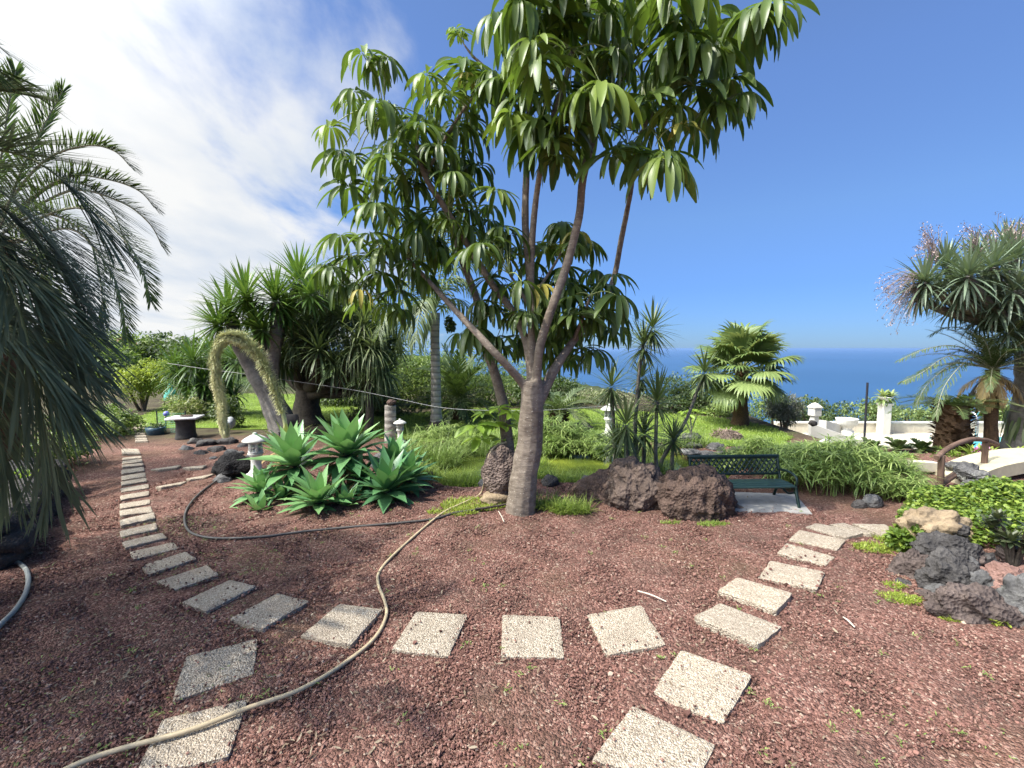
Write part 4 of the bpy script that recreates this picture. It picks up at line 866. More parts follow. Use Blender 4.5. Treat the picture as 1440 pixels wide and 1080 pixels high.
stone('pointed reddish lava rock crowning the boulders under the cabbage trees', 880, 662, 5.4, 26, 18, LAVABR, 4, 31, 'lava_rock', tilt=-.3, amp=.25, ridge=.15)
stone('pitted porous lava stump directly behind the tree trunk', 704, 664, 5.05, 27, 40, rockmat('lava_porous', (.09, .066, .055), (.25, .19, .16), 8, pit=1.0), 5, 41, 'lava_stump', amp=.16, ridge=.06, fine=.05)
stone('tan flat stone at the foot of the lava stump', 697, 700, 4.95, 22, 9, ROCKT, 3, 43)
stone('pale lizard shaped root stone in front of the tree foot', 745, 744, 4.35, 20, 6, ROCKT, 4, 44, amp=.5)
stone('jet black lava rock left of the white lantern', 328, 656, 5.95, 25, 18, rockmat('lava_black', (.006, .006, .007), (.03, .028, .028), 9), 4, 45, 'lava_rock', amp=.35)
stone('small grey rock in front of the jet black lava rock', 313, 678, 5.75, 12, 11, ROCKG, 3, 46)
for i, (x, y, Y, rx, ry) in enumerate(((262, 633, 7.6, 9, 6), (283, 640, 7.3, 12, 7), (305, 634, 7.5, 12, 7), (325, 636, 7.2, 9, 5), (290, 625, 7.9, 14, 8), (320, 622, 8.0, 13, 7), (345, 628, 7.8, 11, 6), (372, 622, 8.0, 12, 6), (275, 622, 8.1, 10, 6))):
    stone(f'dark rubble rock behind the side path, {ords[i]} in the heap from the left', x, y, Y, rx, ry, ROCKD if i % 3 else ROCKG, 3, 50 + i, group='rubble rocks of the left bed', amp=.35)
for i, (x, y) in enumerate(((338, 637), (352, 641), (318, 643), (300, 645))): stone(f'small pale cobble behind the black lava rock, {ords[i]} of the row', x, y, 7.0, 6, 3.2, ROCKG, 2, 70 + i, group='small pale cobbles')
# stones round the pond rim
cnt = {}
for i in sorted(range(34), key=lambda i: math.cos(i / 34 * 6.283)):
    a = i / 34 * 6.283 + rng.normal(0, .04); X, Y = 1.15 + 3.12 * math.cos(a), 6.75 + 1.2 * math.sin(a)
    if Y < 6.2 and 1.2 < X < 3.9: continue
    sd_ = 'far' if Y > 6.75 else 'near'; k = cnt.get(sd_, 0); cnt[sd_] = k + 1
    mb = MB(); rock(mb, (X, Y, float(H(X, Y)) + .03), (rng.uniform(.10, .2), rng.uniform(.08, .14), rng.uniform(.05, .10)), 3, 80 + i, amp=.3); tag(mb.build('pond_edge_stone', ROCKG if i % 3 else ROCKD), f'grey stone on the {sd_} rim of the pond, {ords[k]} from the left', 'stone', 'stones along the pond rim')
# flat flagstones at the far right pond rim
for i, (x, y, rx) in enumerate(((972, 636, 14), (996, 639, 12), (1018, 640, 14), (1042, 641, 13), (1064, 645, 12), (1084, 646, 12), (1100, 641, 10))):
    p = G(x, y, 0.02); mb = MB(); rock(mb, (p[0], p[1], .02), (M(rx, p[1]), .2, .05), 3, 130 + i, amp=.2); tag(mb.build('flagstone', ROCKG), f'pale flat stone on the far pond rim above the bench, {ords[i]} from the left', 'stone', 'flat stones above the bench')
# brown shaggy mound on the lawn
p = W(1026, 616, 8.6); o = thing('dry_shrub', 'round brown dead shrub mound on the lawn below the fan palm', 'shrub', (p[0], p[1], 0)); mb = MB(); leafblob(mb, p, (.32, .3, .22), 2200, .07, .3, 5, seed=9); mb.build('foliage', leafmat('leaf_dead', [(0, (.09, .06, .045)), (1, (.26, .19, .15))], .8, .1), o)
mb = MB(); rock(mb, p - [0, 0, .05], (.26, .24, .18), 3, 9); mb.build('core', LAVABR, o)
# ------------------------------------------------------------------ bench
yB = 5.0; A = W(991, 0, yB)[0]; Bx = W(1136, 0, yB)[0]; bl = np.array([A + .02, yB + .02, 0.0]); br = np.array([Bx, yB + .06, 0.0]); Lb = np.linalg.norm(br - bl); rzb = math.atan2(br[1] - bl[1], br[0] - bl[0])
T = thing('park_bench', 'dark green bench with a lattice cast iron back, facing the gravel', 'bench', (bl + br) / 2)
ub = (br - bl) / Lb; nb = np.array([ub[1], -ub[0], 0.0])     # nb points to the viewer
def bp_(s, d, z): return bl + ub * s + nb * d + [0, 0, z]
zs, zt = .225, .465
mb = MB()
for k in range(5): box(mb, bp_(Lb / 2, .02 + .062 * k, zs - .003 * abs(k - 2)), (Lb - .03, .05, .018), rzb, bev=.004)
mb.build('seat', SEATWOOD, T)
mb = MB()
def bar(p, q, w=.011): tube(mb, [p, q], w, 6, cap=True)
lean = lambda z: -.02 - .28 * (z - zs)
box(mb, bp_(Lb / 2, lean(zt), zt), (Lb + .02, .03, .042), rzb, bev=.006); box(mb, bp_(Lb / 2, lean(zs + .055), zs + .055), (Lb - .02, .022, .026), rzb, bev=.005)
for s in (.012, Lb - .012): bar(bp_(s, lean(zs), zs), bp_(s, lean(zt + .02), zt + .02), .016)
z0, z1 = zs + .065, zt - .015; n = 17; step = (Lb - .06) / n
for k in range(-2, n + 1):
    for sgn in (1, -1):
        s0 = .03 + k * step if sgn > 0 else Lb - .03 - k * step; s1 = s0 + sgn * 2.2 * step
        a, b2 = 0, 1; lo, hi = .025, Lb - .025; t0, t1 = 0.0, 1.0
        if sgn > 0: t0 = max(0, (lo - s0) / (s1 - s0)); t1 = min(1, (hi - s0) / (s1 - s0))
        else: t0 = max(0, (hi - s0) / (s1 - s0)); t1 = min(1, (lo - s0) / (s1 - s0))
        if t1 - t0 < .08: continue
        za, zb_ = z0 + (z1 - z0) * t0, z0 + (z1 - z0) * t1
        bar(bp_(s0 + (s1 - s0) * t0, lean(za) + .003 * sgn, za), bp_(s0 + (s1 - s0) * t1, lean(zb_) + .003 * sgn, zb_), .0095)
mb.build('backrest', IRON, T)
for s in (.02, Lb - .02):
    mb = MB(); tube(mb, [bp_(s, -.12, -.04), bp_(s, -.06, .10), bp_(s, 0, zs - .01)], (.014, .017, .018), 8, 12); tube(mb, [bp_(s, .36, -.04), bp_(s, .31, .09), bp_(s, .28, .17), bp_(s, .27, zs - .01)], (.014, .017, .018, .018), 8, 12)
    tube(mb, [bp_(s, -.02, zs - .018), bp_(s, .14, zs - .028), bp_(s, .28, zs - .018)], .016, 8, 8); tube(mb, [bp_(s, 0, .17), bp_(s, .14, .11), bp_(s, .28, .16)], .011, 6, 10)
    tube(mb, [bp_(s, -.04, zs + .10), bp_(s, .12, zs + .125), bp_(s, .26, zs + .10), bp_(s, .285, zs + .04), bp_(s, .27, zs)], .013, 8, 14); mb.build('leg', IRON, T)
q = [G(1012, 719), G(1142, 724), G(1118, 696), G(1000, 692)]; mb = MB(); V = [np.array([p[0], p[1], zz]) for zz in (.012, -.1) for p in q]
mb.add(V, [[0, 1, 2, 3], [1, 0, 4, 5], [2, 1, 5, 6], [3, 2, 6, 7], [0, 3, 7, 4]]); tag(mb.build('concrete_pad', plain('pad_concrete', (.27, .26, .24), .9, 0, .2, 12, .5), smooth=False), 'flat grey concrete pad under the green bench', 'pad')
for i, (x, y, r) in enumerate(((1035, 716, 11), (1058, 720, 9), (1080, 722, 13), (1112, 724, 13), (1136, 730, 11), (1160, 726, 14), (1175, 712, 16))): stone(f'reddish scoria lump in front of the bench, {ords[i]} from the left', x, y, 4.75 if y > 713 else 5.0, r, r * .6, LAVABR, 3, 150 + i, group='scoria lumps before the bench', amp=.35)
# ------------------------------------------------------------------ sedges, rushes, grass tufts
def clump(name, label, cat, build, mat, loc, group=None): 
    mb = MB(); build(mb); return tag(mb.build(name, mat), label, cat, group)
def sedge_bush(label, c, rad, n, hgt, ll=.2, w=.012, group='umbrella sedge clumps', nl=14, droop=60):
    def f(mb):
        a = rng.uniform(0, 6.283, n); r = np.sqrt(rng.random(n)); P = np.column_stack([c[0] + np.cos(a) * r * rad[0], c[1] + np.sin(a) * r * rad[1]]); z = H(P[:, 0], P[:, 1])
        sedge(mb, np.column_stack([P, np.maximum(z, -.15)]), hgt * (1.05 - .6 * r ** 2) * rng.uniform(.55, 1.08, n), nl, ll, w, droop, .5)
    return clump('umbrella_sedge', label, 'sedge', f, LSEDGE, c, group)
sedge_bush('large umbrella sedge thicket right of the bench', (4.05, 5.55), (.85, .55), 330, .52, .24, .013)
sedge_bush('umbrella sedge at the left end of the thicket, behind the bench end', (3.7, 6.5), (.7, .5), 190, .42, .22, .013)
sedge_bush('low umbrella sedge in front of the footbridge post', (4.35, 4.95), (.25, .22), 60, .24, .17, .011)
sedge_bush('umbrella sedge on the far right pond bank', (4.7, 6.7), (.7, .5), 170, .26, .22, .014)
sedge_bush('umbrella sedge behind the pond right of the tree trunk', (.75, 7.75), (.75, .42), 260, .50, .20, .012)
sedge_bush('umbrella sedge behind the pond left of the cabbage trees', (1.65, 7.5), (.45, .4), 150, .48, .19, .012)
sedge_bush('small umbrella sedge on the left pond bank', (-1.2, 7.6), (.5, .4), 110, .42, .16, .011)
def tuft(mb, P, L, w, el=(.7, 1.5), dr=(.5, 1.6), vv=None): 
    N = len(P); blades(mb, P, rng.uniform(0, 6.283, N), rng.uniform(*el, N), rng.uniform(*L, N), w, rng.uniform(*dr, N), 4, p_grass, 0, 0, vv, cols=2)
def disc(c, rad, n, z=None): 
    a = rng.uniform(0, 6.283, n); r = np.sqrt(rng.random(n)); P = np.column_stack([c[0] + np.cos(a) * r * rad[0], c[1] + np.sin(a) * r * rad[1]]); zz = H(P[:, 0], P[:, 1]); return np.column_stack([P, np.maximum(zz, -.12)])
for lab, c, rad, n, L, m in (('tall green rushes on the left bank of the pond', (-1.25, 7.0), (.45, .35), 1300, (.3, .62), LSEDGE), ('bright yellow green rushes at the near left pond edge', (-.75, 5.95), (.75, .18), 1500, (.14, .34), LGRASS), ('grassy rushes at the near pond edge behind the trunk', (.75, 5.9), (.6, .16), 1400, (.14, .34), LGRASS),
     ('rushes at the pond edge left of the boulders', (1.5, 5.85), (.3, .16), 500, (.15, .36), LGRASS), ('bright rushes behind the boulders beside the bench', (1.95, 6.5), (.35, .4), 1000, (.15, .38), LGRASS), ('rushes on the far pond bank behind the lava stump', (-.3, 7.75), (.75, .3), 1500, (.25, .55), LSEDGE), ('thin rushes on the far bank behind the bench', (2.7, 7.75), (.7, .2), 600, (.2, .5), LSEDGE), ('dense marsh grass in the middle of the pond', (.1, 6.9), (.5, .2), 600, (.12, .3), LGRASS), ('marsh grass beside the large sedge thicket', (3.3, 6.7), (.35, .3), 500, (.15, .35), LGRASS),
     ('grass fringe under the cabbage trees', (1.75, 6.2), (.3, .3), 500, (.15, .4), LSEDGE)):
    clump('rushes', lab, 'rushes', lambda mb: tuft(mb, disc(c, rad, n), L, .009), m, c, 'rushes round the pond')
clump('grass_tuft', 'bright green grass tuft between the trunk and the boulders', 'grass tuft', lambda mb: tuft(mb, np.vstack([disc((.62, 4.62), (.20, .10), 420), disc((.40, 4.75), (.16, .10), 260)]), (.12, .26), .009, vv=None), LGRASS, 0)
clump('grass_tuft', 'pair of long pale grass blades leaning on the sloping boulder', 'grass tuft', lambda mb: blades(mb, [W(806, 735, 4.75)] * 5, [.2, .5, -.1, 2.2, 1.2], [1.0, .7, 1.2, 1.3, .9], [.4, .38, .3, .3, .25], .014, 1.6, 7, p_grass, 0, cols=2), LPALE, 0)
clump('moss_patch', 'yellow green mossy grass patch at the left foot of the trunk', 'grass tuft', lambda mb: tuft(mb, np.vstack([disc((-.42, 4.85), (.36, .22), 2300), disc((-.62, 4.6), (.26, .10), 700)]), (.02, .07), .008, (.3, 1.4)), LLIME, 0)
clump('moss_patch', 'low green weed patch at the right foot of the largest boulder', 'grass tuft', lambda mb: tuft(mb, np.vstack([disc((1.95, 4.28), (.16, .05), 500), disc((1.55, 4.33), (.10, .03), 160)]), (.02, .05), .008, (.2, 1.3)), LGRASS, 0)
clump('moss_patch', 'low weed patch at the foot of the ivy rocks', 'grass tuft', lambda mb: tuft(mb, np.vstack([disc((2.65, 2.98), (.13, .07), 900), disc((2.80, 2.75), (.10, .05), 350), disc((2.75, 3.15), (.07, .05), 250)]), (.012, .045), .008, (.1, 1.2)), LLIME, 0)
clump('moss_patch', 'grassy weeds along the right edge of the shaded slabs', 'grass tuft', lambda mb: tuft(mb, np.vstack([disc((3.1, 3.75), (.18, .10), 600), disc((3.35, 3.9), (.12, .12), 500)]), (.02, .07), .008, (.3, 1.3)), LLIME, 0)
# small weeds and litter on the gravel
P = []
for _ in range(170):
    y = 1.1 + 4.2 * rng.random() ** 1.2; x = rng.uniform(-1, 1) * (y * 1.1); 
    if x > -4 and x < 3 and pond_d(x, y) > 1.1: P.append((x, y))
P = np.array(P); mb = MB()
for x, y in P:
    n = int(rng.integers(5, 14)); q = np.column_stack([x + rng.normal(0, .012, n), y + rng.normal(0, .012, n), np.full(n, float(H(x, y)) + .012)]); blades(mb, q, rng.uniform(0, 6.28, n), rng.uniform(.2, 1.1, n), rng.uniform(.010, .030, n), .006, .8, 2, p_oval, .2, cols=2)
for cx, cy, rx, ry, n in ((-1.9, 2.3, .7, .7, 420), (-2.3, 3.4, .5, .4, 300), (-3.2, 4.2, .5, .3, 400), (.3, 1.5, .5, .3, 130), (1.9, 1.6, .6, .5, 120)):
    q = disc((cx, cy), (rx, ry), n); q[:, 2] += .012; blades(mb, q, rng.uniform(0, 6.28, n), rng.uniform(.1, 1, n), rng.uniform(.008, .024, n), .006, .8, 2, p_oval, .2, cols=2)
kind(mb.build('weeds', LSEDGE), 'stuff', 'tiny yellow green weeds sprouting through the gravel', 'weeds')
N = 3200; y = 1.1 + 4.5 * rng.random(N) ** 1.2; x = np.where(rng.random(N) < .65, -y * rng.uniform(.25, 1.15, N), y * rng.uniform(-.3, 1.0, N)); k = (x > -4.2) & (x < 2.9) & (pond_d(x, y) > 1.1); x, y = x[k], y[k]; N = len(x)
mb = MB(); blades(mb, np.column_stack([x, y, H(x, y) + .018]), rng.uniform(0, 6.28, N), rng.normal(.05, .2, N), rng.uniform(.012, .042, N), rng.uniform(.004, .013, N), rng.normal(.1, .5, N), 3, p_oval, .3, rng.normal(0, .4, N))
kind(mb.build('leaf_litter', leafmat('leaf_litter', [(0, (.10, .065, .04)), (.6, (.19, .14, .09)), (1, (.30, .25, .18))], .8, .1)), 'stuff', 'dry leaf bits scattered over the gravel', 'leaf litter')
for lab, a, b in (('pale straw lying on the gravel above the turned slab', (897, 831), (937, 846)), ('pale twig on the moss beside the trunk foot', (701, 719), (709, 734)), ('short pale twig on the sunny gravel at the right', (1186, 868), (1202, 882))):
    mb = MB(); tube(mb, [G(*a, .02), (G(*a, .03) + G(*b, .03)) / 2 + [0, .004, .006], G(*b, .02)], .005, 6, 8); tag(mb.build('twig', plain('twig_pale', (.5, .44, .36), .8) if 'twig_pale' not in bpy.data.materials else bpy.data.materials['twig_pale']), lab, 'twig')
mb = MB(); tube(mb, [G(668, 716, .03), G(690, 713, .04), G(712, 709, .05)], .012, 8, 10); tag(mb.build('twig', DARKBARK), 'dark stick leaning at the trunk foot over the moss', 'twig')
# ------------------------------------------------------------------ low lava wall on the left
T = thing('dry_stone_wall', 'low dark lava stone wall running out of the left edge', 'wall', (-4.6, 4.0, 0))
mb = MB(); i = 0
for k in range(13):
    f = k / 12; X0, Y0 = -4.0 - 1.45 * f, 3.4 + 1.85 * f
    for lv in range(3):
        for dx in (0, -.28):
            rock(mb, (X0 + dx + rng.normal(0, .03), Y0 + rng.normal(0, .04),   .06 + lv * .125), (.17, .15, .105), 3, 200 + i, amp=.3, facet=.15, rz=rng.uniform(0, 6), v=rng.random()); i += 1
mb.build('stones', ROCKD, T)
shrub('shrub', 'bright leafy plant growing on top of the left lava wall', 'shrub', W(16, 682, 4.6), (.32, .28, .14), 700, .09, LPALE, .45, 6, 300, stemr=.012, ground=.38)
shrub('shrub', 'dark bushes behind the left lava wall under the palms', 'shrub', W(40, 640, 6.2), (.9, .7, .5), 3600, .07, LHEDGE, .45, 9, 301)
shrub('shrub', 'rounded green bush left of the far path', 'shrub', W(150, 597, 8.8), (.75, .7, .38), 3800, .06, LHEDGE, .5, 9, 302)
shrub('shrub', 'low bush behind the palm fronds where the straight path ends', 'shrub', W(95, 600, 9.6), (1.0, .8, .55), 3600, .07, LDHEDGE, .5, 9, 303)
shrub('tree', 'rounded yellow green tree standing on the far left lawn', 'tree', W(200, 532, 12.5), (.80, .8, .62), 8000, .07, LLIME, .5, 14, 304, stemr=.05)
shrub('shrub', 'variegated pale bush behind the black pedestal table', 'shrub', W(258, 578, 10.5), (.55, .5, .42), 3200, .06, leafmat('leaf_variegated', [(0, (.08, .11, .03)), (.6, (.22, .24, .08)), (1, (.45, .42, .2))], .5, .25), .5, 9, 305)
shrub('shrub', 'small dark bush beside the hanging flower spike tip', 'shrub', W(318, 585, 9.6), (.36, .35, .4), 1800, .06, LDHEDGE, .5, 7, 306)
# tree belt and house on the horizon to the left
for i, (x, y, Y, rx, rz, m) in enumerate(((60, 505, 30, 3.4, 2.2, LDHEDGE), (120, 500, 34, 3.6, 2.0, LDHEDGE), (165, 503, 27, 2.6, 1.6, LHEDGE), (205, 500, 30, 3.0, 1.5, LDHEDGE), (245, 505, 28, 2.6, 1.5, LDHEDGE), (290, 508, 26, 2.8, 1.5, LDHEDGE), (20, 500, 24, 3.2, 2.4, LDHEDGE), (140, 520, 20, 1.6, 1.2, LHEDGE), (345, 512, 27, 3.0, 1.8, LDHEDGE), (-60, 500, 26, 3.5, 3.0, LDHEDGE))):
    c = W(x, y, Y); shrub('tree', f'dark round tree of the belt on the left horizon, {ords[i]} of the row', 'tree', c, (rx, rx * .8, rz), 3600, .26, m, .5, 12, 320 + i, 'trees of the left horizon belt', stemr=.14)
T = thing('house', 'distant white house with a red tiled roof behind the left palm', 'house', np.append(W(148, 500, 42)[:2], H(*W(148, 500, 42)[:2])))
hc = W(148, 497, 42); mb = MB(); box(mb, (hc[0], hc[1], hc[2] - 1.3), (5.4, 4.0, 3.4)); w = mb.build('wall', WHITEW, T, smooth=False)
mb = MB(); z = hc[2] + .4; x0, x1, y0, y1 = hc[0] - 3, hc[0] + 3, hc[1] - 2.4, hc[1] + 2.4
mb.add([(x0, y0, z), (x1, y0, z), (x1, y1, z), (x0, y1, z), (x0 + 1.2, hc[1], z + 1.1), (x1 - 1.2, hc[1], z + 1.1)], [[0, 1, 5, 4], [2, 3, 4, 5], [0, 3, 2, 1]]); mb.add([(x0, y0, z + .002), (x0, y1, z + .002), (x0 + 1.2, hc[1], z + 1.102), (x1, y0, z + .002), (x1, y1, z + .002), (x1 - 1.2, hc[1], z + 1.102)], [[0, 2, 1], [3, 4, 5]]); mb.build('roof', plain('roof_tile', (.42, .16, .11), .8, 0, .25, 6, .5), T, smooth=False)
for dx in (-1.5, 1.2): mb = MB(); box(mb, (hc[0] + dx, hc[1] - 2.01, hc[2] - .7), (.9, .06, 1.1)); mb.build('window', DARKSTONE, T, smooth=False)
# ------------------------------------------------------------------ objects at the far left path
b = W(262, 615, 8.6); T = thing('pedestal_table', 'black pedestal with a pale slab on top beside the far path', 'table', b)
h = M(615 - 588, 8.6); mb = MB(); lathe(mb, b, [(0, -.1), (.17, -.1), (.165, .03), (.15, .08), (.145, h - .06), (.17, h), (0, h)], 12, sq=.8, rot=.4); mb.build('pedestal', DARKSTONE, T)
mb = MB(); box(mb, b + [0, 0, h + .02], (.52, .42, .04), .25, bev=.012); mb.build('table_top', plain('table_slab', (.55, .55, .54), .5), T)
mb = MB(); rock(mb, b + [.04, -.03, h + .055], (.13, .05, .022), 3, 3); tag(mb.build('stone_ornament', LAVA), 'dark flat ornament lying on the pale pedestal table', 'ornament')
b = W(219, 611, 9.0); T = thing('plant_pot', 'round dark bluish pot beside the far path', 'pot', b); mb = MB(); lathe(mb, b, [(0, -.05), (.11, -.05), (.14, 0), (.16, .09), (.165, .15), (.15, .15), (.14, .10), (0, .10)], 20); mb.build('bowl', plain('pot_glaze', (.05, .09, .12), .3), T)
mb = MB(); leafblob(mb, b + [0, 0, .17], (.15, .14, .06), 200, .05, .5, 3, seed=77); mb.build('plant', LDHEDGE, T)
b = W(233, 602, 9.2); T = thing('blue_ball_post', 'thin post carrying a violet blue ball near the far path', 'post', b); mb = MB(); tube(mb, [b - [0, 0, .1], W(233, 586, 9.2)], .012, 8); mb.build('post', POLE, T); mb = MB(); V, Fc = ICO[3]; mb.add(V * .055 + W(234, 582, 9.2), Fc); mb.build('ball', plain('violet_ball', (.16, .17, .50), .35), T)
NET = plain('green_net', (.10, .33, .24), .6)
T = thing('net_fence', 'low green net fence between thin posts near the far path', 'fence', W(242, 606, 8.9)); mb = MB(); a, b = W(222, 607, 9.3), W(262, 608, 8.9)
for k in range(21): p = a + (b - a) * k / 20; tube(mb, [p, p + [0, 0, .38]], .0022, 3, cap=False)
for k in range(11): tube(mb, [a + [0, 0, .038 * k], b + [0, 0, .038 * k]], .0022, 3, cap=False)
mb.build('net', NET, T); 
for p in (a, b): mb = MB(); tube(mb, [p - [0, 0, .1], p + [0, 0, .43]], .012, 6); mb.build('post', POLE, T)
c = W(240, 553, 13.5); T = thing('parasol', 'closed turquoise garden parasol behind the yellow green tree', 'parasol', np.append(c[:2], 0)); mb = MB(); lathe(mb, c, [(.02, .3), (.12, .1), (.2, -.18), (.16, -.22)], 12); mb.build('canopy', plain('turquoise_cloth', (.12, .45, .38), .7), T); mb = MB(); tube(mb, [np.append(c[:2], 0), c + [0, 0, .32]], .02, 8); mb.build('pole', POLE, T)
b = W(404, 602, 8.2); b[2] = 0; T = thing('garden_chair', 'small dark garden chair beside the leaning yucca trunk', 'chair', b); x, y = b[0], b[1]
mb = MB(); box(mb, (x, y, .20), (.26, .24, .03), .3, bev=.01); mb.build('seat', DARKSTONE, T); mb = MB(); box(mb, (x + .03, y + .10, .36), (.25, .03, .26), .3, bev=.012); mb.build('backrest', DARKSTONE, T)
for sx in (-1, 1):
    for sy in (-1, 1): mb = MB(); tube(mb, [(x + sx * .10, y + sy * .09, .19), (x + sx * .12, y + sy * .11, -.02)], .012, 6); mb.build('leg', POLE, T)
b = W(322, 595, 9.0); mb = MB(); rock(mb, b, (.12, .1, .13), 3, 8, amp=.2); tag(mb.build('flower_pot', plain('grey_pot', (.35, .37, .38), .6)), 'pale grey pot behind the hanging flower spike', 'pot')
# rope across the garden
pts = [(236, 511, 9.2), (290, 519, 9.0), (345, 526, 8.9), (420, 537, 8.7), (500, 549, 8.4), (560, 561, 8.2), (620, 573, 8.0), (680, 577, 7.9), (760, 577, 8.0), (810, 574, 8.3), (852, 571, 8.6)]
mb = MB(); tube(mb, px(*pts),   .0045, 6, 70); tag(mb.build('rope', ROPE), 'pale slack rope hanging across the garden behind the tree', 'rope')
# ------------------------------------------------------------------ hedges and plants behind the lawn
shrub('hedge', 'tall clipped hedge behind the straight palm trunk, bright on top and dark below', 'hedge', W(565, 541, 13.2), (2.3, .9, 1.4), 15000, .085, LHEDGE, .45, 22, 340, hollow=.7)
shrub('hedge', 'loose light green hedge between the palm trunk and the leaning stem', 'hedge', W(690, 541, 13.6), (1.8, .8, 1.25), 10000, .085, LHEDGE, .45, 18, 341, hollow=.7)
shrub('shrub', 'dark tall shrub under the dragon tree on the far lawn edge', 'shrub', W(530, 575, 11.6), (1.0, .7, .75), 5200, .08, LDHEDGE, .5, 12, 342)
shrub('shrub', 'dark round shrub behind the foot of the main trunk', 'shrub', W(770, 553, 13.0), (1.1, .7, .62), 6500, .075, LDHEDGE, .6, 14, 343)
shrub('hedge', 'pale hedge along the far lawn edge against the sea', 'hedge', W(830, 568, 13.8), (1.9, .5, .55), 9000, .07, leafmat('leaf_pale_hedge', [(0, (.10, .12, .05)), (.6, (.22, .25, .11)), (1, (.38, .38, .22))], .55, .25), .4, 22, 344, hollow=.7)
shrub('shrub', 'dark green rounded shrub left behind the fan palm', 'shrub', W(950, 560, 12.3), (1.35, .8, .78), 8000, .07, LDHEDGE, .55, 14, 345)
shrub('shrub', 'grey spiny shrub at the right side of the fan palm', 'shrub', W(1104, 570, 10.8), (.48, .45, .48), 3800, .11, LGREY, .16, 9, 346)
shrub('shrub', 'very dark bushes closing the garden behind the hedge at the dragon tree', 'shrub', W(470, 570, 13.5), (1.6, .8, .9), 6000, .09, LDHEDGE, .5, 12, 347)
shrub('shrub', 'small green shrub beside the fan palm foot', 'shrub', W(1010, 582, 11.5), (.6, .4, .35), 2200, .06, LHEDGE, .5, 8, 348)
yk = 11.0; c = W(645, 560, yk); T = thing('palm_bush', 'low dark green palm bush with radiating fronds right of the straight palm trunk', 'palm tree', np.append(c[:2], 0))
mb = MB(); tube(mb, [np.append(c[:2], -.1), c - [0, 0, .1]], (.25, .2), 10, 6, lump=.2); mb.build('trunk', FIBRE, T)
for kw in rnd_fronds(c, 34, 1.35, (-15, 85), (40, 80), ll=.34, pairs=34, lw=.024, lift=25, droop=15, rr=.012, vv=.35): mb = MB(); frond(mb, **kw); mb.build('frond', [LPALM, RACHISG], T)
def cycad(label, x, yb, yt, Y, n, L, az=(0, 6.283), el=(-15, 70), tr=.17, ll=.2, mat=None, dr=(40, 75)):
    b, c = W(x, yb, Y), W(x, yt, Y); b = np.array([b[0], b[1], min(b[2], float(H(b[0], b[1])))]); T = thing('cycad', label, 'cycad', b)
    mb = MB(); tube(mb, [b - [0, 0, .1], (b + c) / 2, c], (tr * 1.15, tr, tr * .9), 14, 14, lump=.25)
    N = 260; a = rng.uniform(0, 6.283, N); z = rng.random(N); q = b + (c - b) * z[:, None] + np.column_stack([np.cos(a) * tr, np.sin(a) * tr, 0 * a]); blades(mb, q, a, rng.uniform(.2, 1.0, N), tr * .5, tr * .32, .2, 2, p_oval, .3); mb.build('trunk', FIBRE, T)
    for kw in rnd_fronds(c, n, L, el, dr, az, ll=ll, pairs=44, lw=.016, lift=25, droop=10, rr=.010): mb = MB(); frond(mb, **kw); mb.build('frond', [mat or LQUEEN, RACHISG], T)
cycad('squat cycad with flat fronds at the lawn edge behind the main trunk', 786, 603, 578, 9.6, 20, .95, el=(0, 50))
# lime sapling on the lawn and other small plants
b = W(973, 622, 7.9); T = thing('sapling', 'small lime green sapling behind the pond, left of the brown mound', 'plant', b); mb = MB(); tube(mb, [b - [0, 0, .15], W(972, 600, 7.9), W(970, 585, 7.9)], .012, 6, 8); tube(mb, [W(972, 606, 7.9), W(980, 584, 7.9)], .01, 6); tube(mb, [W(972, 610, 7.9), W(962, 586, 7.9)], .01, 6); mb.build('stem', GREYBARK, T); mb = MB(); umbrella_leaves(mb, px((962, 580, 7.9), (972, 577, 7.9), (982, 580, 7.9), (968, 584, 7.8)), px((972, 590, 7.9)), (.10, .16), .45, (6, 9), .9, (30, 60)); mb.build('foliage', [LPALE, RACHISG], T)
stone('grey stone heap beside the lime sapling', 972, 616, 8.0, 16, 8, ROCKG, 3, 170, amp=.4)
stone('dark rock on the lawn edge left of the tall lantern', 818, 600, 9.4, 14, 6, ROCKD, 3, 171, amp=.4)
# ------------------------------------------------------------------ pool terrace
zt_ = -.97
mb = MB(); q = [(7.9, 9.4), (12, 9.2), (24, 9.2), (24, 14.6), (7.9, 14.3)]; mb.add([(x, y, zt_ + .03) for x, y in q] + [(x, y, zt_ - .3) for x, y in q], [[0, 1, 2], [0, 2, 3], [0, 3, 4]]); mb.add([(x, y, zt_ + .03) for x, y in q] + [(x, y, zt_ - .3) for x, y in q], [[i, (i + 1) % 5, 5 + (i + 1) % 5, 5 + i] for i in range(5)])
kind(mb.build('pool_terrace', CREAM, smooth=False), 'structure')
T = thing('parapet_wall', 'low cream parapet wall along the pool terrace in front of the sea', 'wall', (12, 14.2, zt_)); mb = MB()
for k in range(26): box(mb, (8.6 + k * .62, 14.2, zt_ + .17), (.615, .16, .30), 0, bev=.006, v=rng.random())
mb.build('blocks', CREAM, T, smooth=False); mb = MB(); box(mb, (16.4, 14.2, zt_ + .345), (16.2, .22, .05), 0, bev=.01); mb.build('coping', WHITEW, T, smooth=False)
